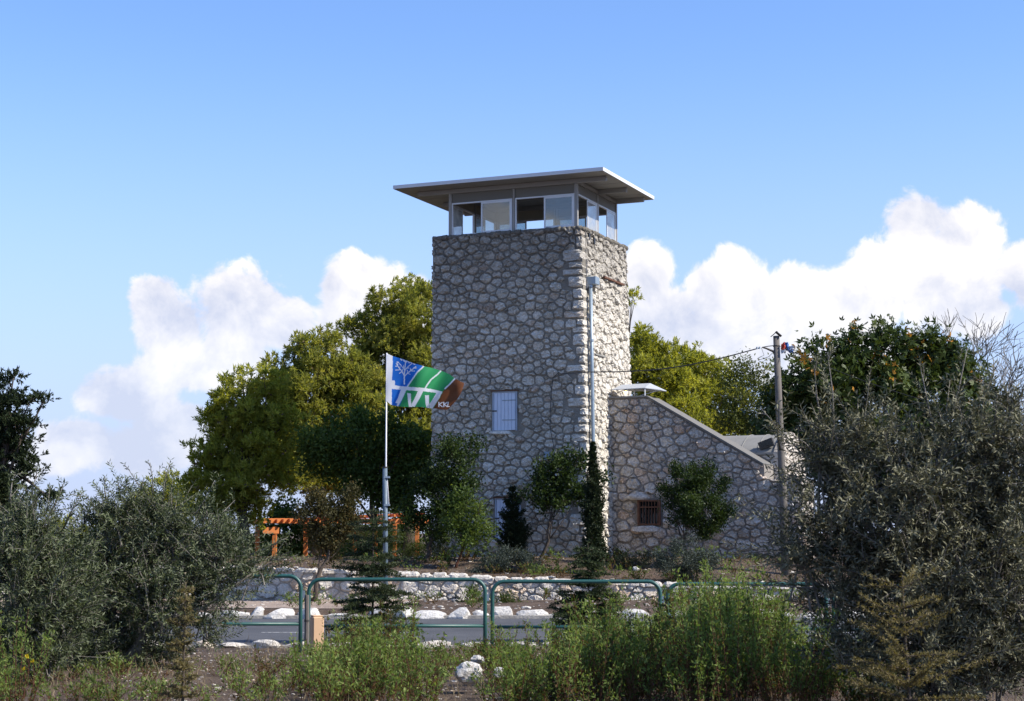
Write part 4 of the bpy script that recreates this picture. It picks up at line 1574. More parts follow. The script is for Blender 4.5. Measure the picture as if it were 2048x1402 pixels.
def bare_tree():
    rng = random.Random(9)
    Y = 62.0
    bx = (1968 - CX) / F * Y
    b = np.array([bx, Y, hgt(bx, Y)])
    root = empty('bare_tree', b, 0, 'leafless grey tree at the right edge behind the fig tree', 'tree')
    mb, tw = MB(), MB()
    def grow(p, d, L, r, lev):
        n = 3
        pts = [p]
        for i in range(n):
            d = d + np.array([rng.gauss(0, .13), rng.gauss(0, .13), rng.gauss(.03, .08)])
            d = d / np.linalg.norm(d)
            pts.append(pts[-1] + d * L / n)
        r = max(r, .013)
        (mb if lev < 3 else tw).tube(pts, [r, r * .85, r * .7, r * .55], 5 if lev < 3 else 3, False)
        if lev >= 6:
            return
        for i in range(rng.choice((2, 3, 3)) if lev else 5):
            a = np.array([rng.gauss(0, 1), rng.gauss(0, 1), rng.gauss(.25, .6)])
            q = d * 1.0 + a * .52
            q = q / np.linalg.norm(q)
            grow(pts[rng.choice((2, 3))], q, L * rng.uniform(.62, .82), r * .55, lev + 1)
    grow(np.zeros(3), np.array([.0, 0, 1.]), 3.0, .19, 0)
    mb.build('trunk', 'bark_pale', root, smooth=True)
    tw.build('twigs', 'bark_pale', root)
bare_tree()
pine_tree('dark cypress with level ragged boughs at the left edge', 5, 44.0,
          [(5, 770, 30, 0, .5), (30, 757, 16, 0, .5), (60, 800, 36, .2, .35), (20, 815, 40, 0, .5), (85, 803, 16, 0, .45), (45, 850, 36, 0, .5), (5, 870, 46, 0, .7), (50, 882, 36, 0, .45), (25, 925, 44, 0, .7), (60, 945, 26, 0, .5), (10, 985, 46, 0, .8), (-30, 830, 50), (-20, 920, 60), (15, 1040, 50), (-30, 1000, 60), (95, 1000, 22, 0, .7)], 0, 31, 'conifer', 1.0, False, 'cypress trees', .13)
# ---- small trees on the terrace in front of the tower
leafy_tree('garden_tree', 'tallest garden tree before the tower, dark leafy, just right of the flag', 'tree', 40.3,
           [(900, 905, 34), (945, 893, 24), (880, 940, 44), (925, 950, 40), (850, 985, 44), (905, 1000, 44), (830, 1030, 34), (875, 1045, 36)], 856, 40, 'citrus', (.085, .045), 1.9, .07, 'bark', 'garden trees', (862, 1060), sub=9, clump=.10)
leafy_tree('garden_tree', 'small round garden tree on a thin red-brown leaning trunk', 'tree', 39.3,
           [(925, 1005, 28), (960, 1020, 26), (905, 1040, 28), (945, 1050, 32), (970, 1065, 22), (930, 1085, 26)], 912, 41, 'broad', (.10, .035), 1.9, .035, 'bark_red', 'garden trees', (930, 1080), sub=7, clump=.09)
leafy_tree('garden_tree', 'garden tree with curved grey trunk before the tower, right of the shutters', 'tree', 40.2,
           [(1090, 945, 34), (1125, 925, 28), (1150, 955, 34), (1100, 985, 36), (1140, 1005, 34), (1068, 985, 22), (1165, 985, 26), (1200, 952, 15), (1160, 915, 16)], 1080, 42, 'citrus', (.08, .055), 2.0, .05, 'bark', 'garden trees', (1104, 1030), sub=8, clump=.09)
leafy_tree('garden_tree', 'dark dense garden tree before the barred window of the wing', 'tree', 39.8,
           [(1390, 955, 36), (1430, 978, 30), (1350, 975, 30), (1400, 1005, 44), (1448, 1022, 22), (1338, 1000, 18), (1375, 1030, 38), (1420, 1050, 30), (1350, 940, 16), (1415, 930, 16)], 1368, 43, 'citrus', (.06, .034), 2.0, .05, 'bark', 'garden trees', (1372, 1060), sub=9, clump=.07)
leafy_tree('garden_tree', 'brownish garden tree with dark leaning trunk left of the flagpole', 'tree', 36.6,
           [(650, 1005, 32), (690, 1020, 34), (622, 1030, 28), (660, 1050, 40), (705, 1055, 28), (632, 1075, 32), (675, 1085, 34), (700, 990, 20)], 628, 44, 'brown_leaf', (.065, .038), 1.9, .06, 'bark', 'garden trees', (658, 1100), base_z=.18, sub=9, clump=.08)
conifer('juniper_bush', 'bushy cone-shaped juniper below the lower shutter', 1025, 968, 1112, 40.6, 52, 45, 'conifer', 16, .75, .0, None, .045, 1.0, shape=lambda t: (1 - t) ** .7, nbr=12, nw=.020)
conifer('slim_cypress', 'slim dark column cypress in front of the tower corner', 1186, 884, 1175, 39.0, 40, 46, 'conifer', 40, 1.0, .0, None, .075, .30, shape=lambda t: min(1, (1 - t) * 1.8) * .9 + .05, nbr=13, nw=.028, side=.9)
# ---- shrubs
def shrub(label, Y, lst, px, seed, mat, leaf, dens=.5, name='shrub', base_z=None, up=.5):
    return leafy_tree(name, label, 'shrub', Y, lst, px, seed, mat, leaf, dens, .02, 'bark', None, None, base_z, up, sub=7, clump=.06, trunk=False)
shrub('grey-green lavender bush at the left foot of the tower', 40.9, [(880, 1095, 28), (860, 1110, 24), (895, 1115, 26)], 880, 50, 'rosemary', (.10, .010), 0.9, 'lavender_bush')
shrub('wide rosemary bush behind the flagpole and young cedar', 41.6, [(720, 1085, 36), (770, 1075, 38), (815, 1085, 36), (690, 1110, 26), (760, 1110, 34), (830, 1110, 30)], 765, 51, 'shrub', (.09, .011), 0.83, 'rosemary_bush')
shrub('spreading blue-grey shrub on the terrace below the juniper', 38.9, [(985, 1130, 24), (1020, 1122, 30), (1055, 1130, 26), (1085, 1145, 20), (955, 1145, 18), (1020, 1150, 24)], 1020, 52, 'shrub_blue', (.045, .02), 1.6)
shrub('low dark green shrub beside the tower corner under the barred window', 39.6, [(1262, 1125, 16), (1290, 1122, 16), (1240, 1120, 14)], 1268, 53, 'rosemary', (.06, .012), 1.28)
shrub('dense dark shrub hanging over the retaining wall under the dense garden tree', 38.2, [(1335, 1120, 30), (1370, 1105, 32), (1410, 1115, 30), (1345, 1155, 32), (1390, 1150, 34), (1330, 1185, 24), (1370, 1190, 24)], 1365, 54, 'shrub_blue', (.05, .022), 1.6, up=.0)
shrub('dark evergreen shrub at the wing corner beside the slim cypress', 40.4, [(1215, 1105, 18), (1235, 1115, 16)], 1220, 58, 'brown_leaf', (.06, .02), 1.28)
for i, (lab, px, py, r) in enumerate((('left green shrub at the foot of the retaining wall beside the railing joint', 945, 1205, 26), ('right yellowish shrub at the foot of the retaining wall beside the railing joint', 1010, 1210, 22))):
    shrub(lab, 36.4, [(px, py, r), (px - 24, py + 8, r * .7), (px + 22, py + 6, r * .75), (px, py - 18, r * .6)], px, 55 + i, 'shrub' if i else 'shrub', (.08, .02), 1.28, base_z=.2)
for i, (lab, px, py, r) in enumerate((('left dark evergreen bush in the shade behind the pergola', 560, 1070, 60), ('middle dark evergreen bush in the shade behind the pergola', 670, 1065, 60), ('right dark evergreen bush in the shade behind the pergola', 790, 1060, 62))):
    shrub(lab, 57.0, [(px, py, r), (px - 45, py + 10, r * .8), (px + 45, py + 8, r * .8), (px, py - 30, r * .7), (px - 30, py + 50, r), (px + 40, py + 50, r)], px, 95 + i, 'broad', (.13, .07), 1.28, 'evergreen_bush', up=.1)
# ---- young cedars along the road and near the camera
conifer('young_cedar', 'young cedar with level boughs behind the railing, in front of the flagpole', 747, 1010, 1275, 26.0, 105, 60, 'cedar', 15, .12, .10, 'young cedars', .045, 1.0, shape=lambda t: .42 + .58 * (1 - t) if t < .9 else .25, nbr=9, gap=.1, nw=.013)
conifer('young_cedar', 'young cedar with level boughs behind the railing, below the slim cypress', 1176, 1085, 1265, 26.3, 98, 61, 'cedar', 14, .10, .10, 'young cedars', .045, 1.2, shape=lambda t: .25 + .75 * (1 - t), nbr=11, gap=.05, nw=.014)
conifer('conifer_sapling', 'thin tan conifer sapling out of focus before the left olive', 372, 1165, 1400, 12.5, 52, 62, 'cedar_tan', 13, .35, .1, None, .036, 1.5, shape=lambda t: .35 + .65 * (1 - t), nbr=6, gap=.1, nw=.009, side=.6)
conifer('young_cedar', 'tan blurred young cedar nearest the camera at lower right', 1805, 1150, 1400, 12.0, 175, 63, 'cedar_tan', 8, .30, .04, 'young cedars', .034, 1.7, shape=lambda t: .45 + .55 * (1 - t), nbr=5, gap=.1, nw=.0075, side=.45)
# ---- olives
olive_tree('wide dark green olive tree in the left foreground', 20.5,
           [(225, 1045, 40), (265, 1030, 40), (330, 1035, 44), (290, 1075, 70), (390, 1065, 48), (440, 1100, 54), (360, 1110, 90), (485, 1140, 44), (520, 1135, 24), (250, 1130, 100), (430, 1160, 70), (190, 1120, 60), (200, 1220, 100), (320, 1210, 100), (410, 1230, 60), (260, 1300, 110), (160, 1300, 90)], 270, 70, 'olive', 2700,
           whips=((215, 1010, 210, 955), (300, 1000, 255, 935), (305, 1000, 300, 925), (325, 1000, 340, 925), (240, 1000, 235, 960), (390, 1030, 430, 960), (420, 1060, 470, 1000), (500, 1110, 575, 1075), (540, 1120, 595, 1110), (190, 1060, 160, 1000), (170, 1050, 175, 1010)))
olive_tree('olive tree cut off by the left edge of the picture', 18.5,
           [(40, 1050, 46), (90, 1055, 40), (10, 1095, 60), (80, 1110, 70), (125, 1140, 46), (40, 1180, 100), (120, 1210, 90), (20, 1290, 100), (100, 1310, 90)], 50, 71, 'olive', 1500,
           whips=((60, 1000, 75, 945), (100, 1030, 130, 960), (90, 1030, 100, 975), (20, 1000, 30, 945), (125, 1060, 165, 985)))
olive_tree('large grey-green olive tree filling the right foreground', 15.0,
           [(1660, 870, 30), (1720, 900, 50), (1790, 895, 44), (1880, 905, 60), (1960, 900, 60), (2040, 890, 70), (1640, 930, 40), (1730, 975, 74), (1850, 985, 96), (1980, 990, 100), (1630, 1020, 36), (1700, 1080, 84), (1830, 1100, 120), (1970, 1110, 120), (2060, 1080, 90),
            (1600, 1120, 40), (1680, 1180, 74), (1800, 1220, 110), (1940, 1240, 120), (2050, 1230, 100), (1720, 1290, 80), (1860, 1330, 110), (1990, 1340, 110)], 1880, 72, 'olive_grey', 3700, (.066, .015),
           whips=((1650, 870, 1628, 730), (1668, 860, 1655, 705), (1720, 880, 1715, 800), (1800, 880, 1760, 800), (1870, 870, 1838, 720), (1900, 850, 1935, 695), (1890, 860, 1900, 760), (1960, 850, 1990, 740), (1985, 880, 1995, 790), (1650, 960, 1520, 815), (1620, 980, 1535, 935),
                  (1690, 1090, 1520, 1085), (1680, 1060, 1470, 990), (1700, 1100, 1440, 1110), (1690, 1180, 1500, 1170), (1560, 900, 1555, 800), (1640, 920, 1570, 860), (1830, 880, 1820, 830), (2010, 860, 2020, 780)))
# ---- weeds in front
def weed_geo(rs, base, n, h, spread, leaf=(.045, .012)):
    Ps, As, Ts, st = [], [], [], []
    for i in range(n):
        a = rs.uniform(0, 2 * math.pi)
        r = spread * rs.uniform(0, 1) ** .7
        b0 = base + np.array([math.cos(a) * r * .4, math.sin(a) * r * .4, 0])
        hh = h * rs.uniform(.6, 1.08)
        tip = b0 + np.array([math.cos(a) * r * .9 + rs.normal() * .05, math.sin(a) * r * .9, hh])
        k = int(hh / .0085)
        t = rs.uniform(.10, 1, k) ** .75
        mid = (b0 + tip) / 2 + np.array([rs.normal() * .03, rs.normal() * .03, 0])
        pts = ((1 - t) ** 2)[:, None] * b0 + (2 * t * (1 - t))[:, None] * mid + (t ** 2)[:, None] * tip
        st.append(np.array([b0, mid * .5 + (b0 + tip) * .25, tip]))
        side = rs.normal(size=(k, 3)) * .7
        # short side shoots on the upper half make bushy heads
        out = rs.normal(size=(k, 3)) * np.array([1, 1, .5]) * (.012 + .05 * np.clip(t - .35, 0, 1) * np.clip(1.25 - t, 0, 1))[:, None]
        Ps.append(pts + out)
        As.append(unit(np.array([0, 0, .75]) + side))
        brown = rs.uniform(0, 1, k) < np.clip(.9 - t * 1.2, .03, .7)
        Ts.append(np.where(brown, rs.uniform(0, .16, k), np.clip(.25 + .55 * t + rs.normal(size=k) * .13, .2, 1)))
    return np.concatenate(Ps), np.concatenate(As), np.concatenate(Ts), st
def weed_plant(name, label, cat, px, Y, n, top_py, wpx, seed, mat='weed', leaf=(.042, .012), group='weed clumps in the foreground'):
    rs = np.random.RandomState(seed)
    x = (px - CX) / F * Y
    b = np.array([x, Y, hgt(x, Y) - .02])
    h = (at(px, top_py, Y) - b)[2]
    root = empty(name, b, 0, label, cat, group)
    P, A, T, st = weed_geo(rs, np.zeros(3), n, h, wpx * Y / F)
    mb = MB()
    for s in st:
        mb.tube(s, [.005, .0035, .0015], 4, False)
    mb.build('stems', 'bark_red', root)
    s = rs.uniform(.6, 1.2, len(P))
    leaves_obj('foliage', mat, root, P, A, s * leaf[0], s * leaf[1], T, rs)
    return root
weed_plant('weed_clump', 'tallest bright green weed clump, before the right railing joint', 'weeds', 1470, 18.5, 22, 1135, 60, 80)
weed_plant('weed_clump', 'bushy green weed clump left of the tallest one, browning at its base', 'weeds', 1390, 18.0, 18, 1190, 60, 81)
weed_plant('weed_clump', 'tall green weed clump at the left edge of the big right olive', 'weeds', 1550, 18.0, 16, 1228, 60, 82)
weed_plant('weed_clump', 'green weed clump right beside the tan square post', 'weeds', 735, 18.5, 22, 1232, 60, 83)
weed_plant('weed_clump', 'green weed clump between the tan post and the white boulder', 'weeds', 815, 18.8, 8, 1185, 30, 84)
weed_plant('weed_clump', 'green weed clump in front of the left railing joint right of the boulder', 'weeds', 1030, 18.3, 14, 1240, 40, 85)
weed_plant('weed_clump', 'tall thin green weed clump before the right young cedar', 'weeds', 1215, 18.8, 12, 1175, 45, 86)
weed_plant('weed_clump', 'green weed clump with yellow flowers in the lower left corner', 'weeds', 45, 15.0, 14, 1235, 60, 87)
weed_plant('weed_clump', 'single thin green weed stalk below the left olive', 'weeds', 247, 15.5, 3, 1290, 10, 88)
WEED_TOP = ([-20, 120, 300, 420, 520, 600, 660, 740, 820, 900, 980, 1060, 1120, 1200, 1290, 1370, 1450, 1500, 1560, 1640, 1720, 1800],
            [1270, 1330, 1360, 1365, 1335, 1300, 1262, 1225, 1240, 1290, 1262, 1285, 1268, 1235, 1215, 1190, 1150, 1160, 1205, 1260, 1300, 1320])
def weed_field():
    rs = np.random.RandomState(90)
    Ps, As, Ts = [], [], []
    mb = MB()
    n = 0
    while n < 480:
        px = rs.uniform(430, 1760) if n > 50 else rs.uniform(-20, 470)
        Y = rs.uniform(14.6, 21.5)
        if 430 < px < 650 and rs.uniform() < .55:
            continue
        if 860 < px < 1005 and Y < (17.8 if px < 880 or px > 985 else 19.4):
            continue
        x = (px - CX) / F * Y
        b = np.array([x, Y, hgt(x, Y) - .02])
        line = np.interp(px, *WEED_TOP)
        py = line + abs(rs.normal()) * 62 - (50 if rs.uniform() < .12 else 0)
        h = (at(px, py, Y) - b)[2]
        if h < .12:
            h = rs.uniform(.12, .25)
        few = rs.uniform() < .25
        P, A, T, st = weed_geo(rs, b, rs.randint(2, 4) if few else rs.randint(5, 10), min(h, 1.25), .12 if few else .30)
        Ps.append(P)
        As.append(A)
        Ts.append(np.clip(T + rs.uniform(-.30, .18) * (T > .2), .0, 1) if rs.uniform() > .16 else T * .25)
        for q in st:
            mb.tube(q, [.0045, .003, .0015], 4, False)
        n += 1
    P, A, T = np.concatenate(Ps), np.concatenate(As), np.concatenate(Ts)
    s = rs.uniform(.6, 1.2, len(P))
    o = leaves_obj('weeds', 'weed', None, P, A, s * .046, s * .015, T, rs, label='green and browning roadside weeds along the whole foreground', cat='weeds', kind='stuff')
    mb.build('weed_stems', 'bark_red', o, kind='stuff')
    # low growth at the foot of the buildings and along the terrace
    Ps, As, Ts = [], [], []
    for i in range(150):
        px, Y = rs.uniform(560, 1640), rs.uniform(37.9, 41.3)
        if i > 105:
            Y = rs.uniform(34.3, 37.0)
        x = (px - CX) / F * Y
        P, A, T, st = weed_geo(rs, np.array([x, Y, hgt(x, Y) - .02]), rs.randint(4, 9), rs.uniform(.12, .38), .28)
        keep = rs.uniform(0, 1, len(P)) < .5
        Ps.append(P[keep])
        As.append(A[keep])
        Ts.append((T * rs.choice((.25, .7, .85)))[keep])
    P, A, T = np.concatenate(Ps), np.concatenate(As), np.concatenate(Ts)
    leaves_obj('low_weeds', 'weed', None, P, A, rs.uniform(.05, .09, len(P)), .024, T, rs, label='low brown and green growth at the foot of the stone walls', cat='weeds', kind='stuff')
weed_field()
def flowers():
    rs = np.random.RandomState(91)
    for px, py in ((55, 1313), (48, 1338), (65, 1322), (750, 1317)):
        c = at(px, py, 14.9 if px < 200 else 18.2)
        root = empty('yellow_flower', c, 0, 'small yellow flower on the weeds ' + {55: 'at lower left, upper of three', 48: 'at lower left, lowest of three', 65: 'at lower left, rightmost of three', 750: 'right of the tan post'}[px], 'flower', 'yellow flowers')
        n = 11
        a = np.arange(n) / n * 6.283
        A = unit(np.stack([np.cos(a), -.5 + 0 * a, np.sin(a) + .4], 1))
        leaves_obj('petals', 'petal', root, np.zeros((n, 3)), A, .026, .012, rs.uniform(0, 1, n), rs)
        MB().tube([(0, .01, 0), (.01, .02, -.12), (.0, .03, -.26)], [.003, .003, .003], 4).build('stalk', 'bark_red', root)
flowers()
def dry_grass():
    rs = np.random.RandomState(92)
    n = 9000
    px = rs.uniform(-60, 2100, n)
    Y = rs.uniform(13, 24.6, n)
    x = (px - CX) / F * Y
    z = np.array([hgt(a, b) for a, b in zip(x, Y)])
    P = np.stack([x, Y, z], 1)
    A = unit(rs.normal(size=(n, 3)) * .45 + np.array([0, 0, .8]))
    L = rs.uniform(.05, .28, n)
    leaves_obj('dry_grass', 'dry', None, P, A, L, .006, rs.uniform(0, 1, n), rs, label='thin dry grass and litter on the foreground soil', cat='grass', kind='stuff')
    # leaf litter and twigs under the trees on the terrace
    n = 5000
    x = rs.uniform(-9, 9, n)
    Y = rs.uniform(37.8, 42.0, n)
    z = np.array([hgt(a, b) + .01 for a, b in zip(x, Y)])
    A = unit(rs.normal(size=(n, 3)) * np.array([1, 1, .25]))
    leaves_obj('leaf_litter', 'dry', None, np.stack([x, Y, z], 1), A, rs.uniform(.04, .10, n), .02, rs.uniform(0, .6, n), rs, label='brown leaf litter on the terrace soil', cat='leaf litter', kind='stuff')
dry_grass()
def gravel():
    rng = random.Random(33)
    mb = MB()
    base = []
    for i in range(6):
        base.append(rock_geo(rng, (0, 0, 0), (1.2, .8, .6), .7, 1))
    for i in range(1900):
        if i < 1400:
            px, Y = rng.uniform(250, 1200), rng.uniform(16, 24.5)
        elif i < 1650:
            px, Y = rng.uniform(380, 1700), rng.uniform(38, 41.5)
        else:
            px, Y = rng.uniform(380, 1700), rng.uniform(34.2, 37)
        x = (px - CX) / F * Y
        r = rng.uniform(.006, .022) * (2.2 if Y > 30 else 1) * (2.2 if rng.random() < .06 else 1)
        v, f = base[i % 6]
        mb.add([(x + a * r, Y + b * r, hgt(x, Y) + .2 * r + c * r * .6) for a, b, c in v], f, rng.random())
    mb.build('gravel', 'stone_pale', None, label='loose pale gravel and chips scattered over the soil', cat='gravel', kind='stuff')
gravel()

# ------------------------------------------------------------------ rocks in front
def rock(label, px, py, wpx, hpx, Y, seed, mat='stone_white'):
    rng = random.Random(seed)
    c = at(px, py, Y)
    z = hgt(c[0], Y)
    rw, rh = wpx * Y / F / 2, hpx * Y / F / 2
    root = MB()
    v, f = rock_geo(rng, (0, 0, 0), (rw, rw * .8, rh * 1.05), sub=3, boxy=.35)
    root.add(v, f, .8)
    o = root.build('boulder', mat, None, label=label, cat='rock', group='white rocks in the foreground')
    o.location = (c[0], Y, max(z + rh * .3, c[2]))
rock('large white boulder among the foreground weeds', 933, 1345, 66, 44, 17.6, 1)
rock('small white rock just right of the large boulder', 1000, 1345, 26, 22, 17.4, 2)
rock('small white rock behind the large boulder', 955, 1318, 30, 16, 18.8, 3)
rock('white rock at the foot of the tall weeds on the right', 1500, 1255, 40, 34, 23.0, 4)
rock('white stone on the terrace at the foot of the wing', 1272, 1138, 14, 10, 38.6, 5)
rock('small white stone among the weeds right of the boulder', 1060, 1333, 16, 14, 18.6, 6)

# ------------------------------------------------------------------ tubular railing
RAIL = [('teal tubular railing hoop half hidden by the left olive', 262, 606, 1152, 1248, 23.9),
        ('teal tubular railing hoop between the grey post and the middle joint', 614, 974, 1159, 1252, 24.0),
        ('teal tubular railing hoop with the right young cedar behind its middle', 981, 1324, 1163, 1254, 24.15),
        ('teal tubular railing hoop behind the tallest weed clump', 1331, 1655, 1168, 1257, 24.3),
        ('teal tubular railing hoop hidden behind the right olive tree', 1662, 1990, 1171, 1260, 24.45),
        ('teal tubular railing hoop at far left behind both olives', -95, 255, 1148, 1246, 23.8)]
for lab, xa, xb, yt, yl, Y in RAIL:
    a, b = at(xa, yt, Y), at(xb, yt, Y)
    zl = at(xa, yl, Y)[2]
    x0, x1, zt = a[0], b[0], a[2]
    r = .027
    x0 += r
    x1 -= r
    mid = (x0 + x1) / 2
    zg = hgt(mid, Y)
    root = empty('railing', (mid, Y, zg), 0, lab, 'railing', 'tubular railing hoops along the road')
    R = .17
    pts = [(x0 - mid, 0, -.1), (x0 - mid, 0, (zt - zg) * .5)]
    for i in range(9):
        t = math.pi / 2 * i / 8
        pts.append((x0 - mid + R - R * math.cos(t), 0, zt - zg - R + R * math.sin(t)))
    for i in range(9):
        t = math.pi / 2 * i / 8
        pts.append((x1 - mid - R + R * math.sin(t), 0, zt - zg - R + R * math.cos(t)))
    pts += [(x1 - mid, 0, (zt - zg) * .5), (x1 - mid, 0, -.1)]
    MB().tube(pts, r, 12).build('hoop', 'teal', root, smooth=True)
    MB().tube([(x0 - mid + r * .8, 0, zl - zg), (x1 - mid - r * .8, 0, zl - zg)], .024, 10).build('lower_rail', 'teal', root, smooth=True)
    MB().box((x1 - mid + r * .6, -.012, zt - zg - .30), (x1 - mid + r * 1.4 + .02, .012, zt - zg - .20)).build('joint_clamp', 'galv', root)
def posts():
    Y = 22.6
    x = (638 - CX) / F * Y
    z = hgt(x, Y)
    zt = at(638, 1231, Y)[2]
    root = empty('square_post', (x, Y, z), math.radians(24), 'tan planed square wooden post in front of the railing', 'post')
    h = zt - z
    mb = MB()
    s = .078
    mb.box((-s, -s, -.1), (s, s, h - .012), .016)
    mb.build('shaft', 'tan_wood', root)
    MB().box((-s + .008, -s + .008, h - .0125), (s - .008, s - .008, h + .004), .006).build('top', 'tan_wood', root)
    Y = 23.5
    x = (618 - CX) / F * Y
    z = hgt(x, Y)
    h = at(618, 1190, Y)[2] - z
    root = empty('grey_post', (x, Y, z), .2, 'thin weathered grey wooden post at the railing joint', 'post')
    mb = MB()
    mb.tube([(0, 0, -.1), (.004, 0, h * .5), (-.002, 0, h)], [.036, .034, .032], 9)
    mb.build('shaft', 'old_wood', root)
    MB().tube([(.001, 0, h * .55), (.001, 0, h * .58)], .0375, 9).build('wire_band', 'dark_metal', root)
posts()

# ------------------------------------------------------------------ flagpole and flag
YF = 37.0
def flagpole():
    bx = (774 - CX) / F * YF
    zb = hgt(bx, YF)
    root = empty('flagpole', (bx, YF, zb), 0, 'flagpole with blue-grey lower tube and thin white upper rod', 'flagpole')
    b = np.array([bx, YF, zb])
    p1, p2 = at(770, 936, YF) - b, at(773.5, 706, YF) - b
    MB().tube([(0, 0, -.2), (p1[0] * .5, 0, p1[2] * .5), p1], [.056, .054, .052], 14).build('lower_tube', 'pole_blue', root, smooth=True)
    MB().tube([p1 + Z3 * .0, p1 + Z3 * .03], .058, 14).build('tube_cap', 'dark_metal', root)
    q = at(773, 1010, YF) - b
    MB().tube([q + X3 * .045, p1 + X3 * .02 + Z3 * .02, p2], [.020, .018, .014], 10).build('upper_rod', 'pole_white', root, smooth=True)
    MB().box(q + np.array([-.05, -.06, -.02]), q + np.array([.075, .06, .02])).build('clamp', 'galv', root)
    q2 = q + Z3 * .6
    MB().box(q2 + np.array([-.06, -.06, -.02]), q2 + np.array([.07, .06, .02])).build('clamp', 'galv', root)
flagpole()
def inpoly(x, y, poly):
    c = np.zeros(x.shape, bool)
    n = len(poly)
    for i in range(n):
        x0, y0 = poly[i]
        x1, y1 = poly[(i + 1) % n]
        if y0 == y1:
            continue
        k = ((y0 > y) != (y1 > y)) & (x < (x1 - x0) * (y - y0) / (y1 - y0) + x0)
        c ^= k
    return c
def stroke(x, y, pts, w):
    c = np.zeros(x.shape, bool)
    for (x0, y0), (x1, y1) in zip(pts[:-1], pts[1:]):
        dx, dy = x1 - x0, y1 - y0
        t = np.clip(((x - x0) * dx + (y - y0) * dy) / (dx * dx + dy * dy + 1e-9), 0, 1)
        c |= (x - x0 - t * dx) ** 2 + (y - y0 - t * dy) ** 2 < (w / 2) ** 2
    return c
def flag():
    """cloth sheet; the print is drawn in the flag's own plane, in tenths of the zoomed photograph"""
    k = 200 / 1869
    def fx(p):
        return [(760 + a * k, 690 + b * k) for a, b in p]
    top = np.array(fx([(135, 158), (240, 208), (440, 268), (640, 345), (830, 398), (960, 425), (1150, 482), (1290, 540), (1400, 625), (1480, 668), (1575, 715)]))
    bot = np.array(fx([(108, 1030), (205, 1118), (340, 1145), (480, 1158), (620, 1158), (780, 1158), (920, 1180), (1040, 1188), (1150, 1205), (1260, 1208), (1310, 1165)]))
    nu, nv = 170, 110
    s = np.linspace(0, 1, nu + 1)
    def curve(c):
        d = np.concatenate([[0], np.cumsum(np.hypot(*np.diff(c, axis=0).T))])
        d /= d[-1]
        return np.stack([np.interp(s, d, c[:, 0]), np.interp(s, d, c[:, 1])], 1)
    tp, bt = curve(top), curve(bot)
    t = np.linspace(0, 1, nv + 1)
    G = tp[None] * (1 - t)[:, None, None] + bt[None] * t[:, None, None]
    # the fly end curls in: belly between its two corners
    G[..., 0] += (np.sin(np.pi * t)[:, None] * 5 * (s ** 6)[None])
    depth = .17 * np.sin(s * 11 + .4)[None] * (s ** .8)[None] * (.6 + .6 * np.cos(t * 2.2 + s[None].T[0][0]))[:, None] + .07 * np.sin(s[None] * 19 + t[:, None] * 6) * s[None] ** .7
    depth += -.16 * (s[None] ** 2) * np.sin(np.pi * t)[:, None]
    V = np.zeros((nv + 1, nu + 1, 3))
    for j in range(nv + 1):
        for i in range(nu + 1):
            V[j, i] = at(G[j, i, 0], G[j, i, 1], YF - .02 + depth[j, i])
    x, y = (G[..., 0] - 760) / k, (G[..., 1] - 690) / k
    white, blue, green, brown = (.84, .84, .86), (.018, .16, .60), (.035, .31, .11), (.16, .06, .026)
    C = np.zeros(x.shape + (3,))
    C[:] = green
    C[inpoly(x, y, [(-50, -50), (815, 380), (700, 520), (600, 660), (520, 780), (380, 1100), (340, 1180), (-50, 1300)])] = blue
    C[inpoly(x, y, [(1410, 620), (1330, 720), (1240, 800), (1180, 860), (1120, 985), (985, 1200), (1200, 1400), (2000, 1300), (2000, 500)])] = brown
    W_ = np.zeros(x.shape, bool)
    W_ |= inpoly(x, y, [(-50, -50), (238, 150), (235, 420), (222, 700), (218, 1300), (-50, 1300)])
    W_ |= stroke(x, y, [(815, 400), (700, 505), (620, 620), (515, 770)], 24)
    W_ |= stroke(x, y, [(1135, 485), (1080, 545), (960, 640), (885, 740), (845, 810)], 24)
    W_ |= stroke(x, y, [(1395, 632), (1310, 725), (1215, 815)], 24)
    # the three big letters and their bar
    W_ |= inpoly(x, y, [(215, 660), (278, 665), (280, 745), (340, 765), (840, 805), (1000, 830), (1165, 870), (1155, 905), (1060, 895), (830, 868), (420, 838), (215, 820)])
    W_ |= inpoly(x, y, [(395, 820), (500, 800), (490, 850), (420, 1000), (340, 1145), (310, 1140), (330, 1085), (285, 1085), (330, 1000)])
    W_ |= inpoly(x, y, [(722, 830), (820, 840), (740, 1000), (650, 1152), (595, 1150), (598, 1090), (640, 1010)])
    W_ |= inpoly(x, y, [(1062, 880), (1165, 872), (1110, 990), (980, 1188), (935, 1188), (920, 1110), (985, 1015)])
    W_ |= inpoly(x, y, [(508, 900), (578, 905), (580, 1060), (600, 1160), (540, 1160), (522, 1040)])
    W_ |= inpoly(x, y, [(840, 940), (915, 938), (915, 1060), (925, 1185), (870, 1175), (850, 1080)])
    # tree emblem
    tw = 15
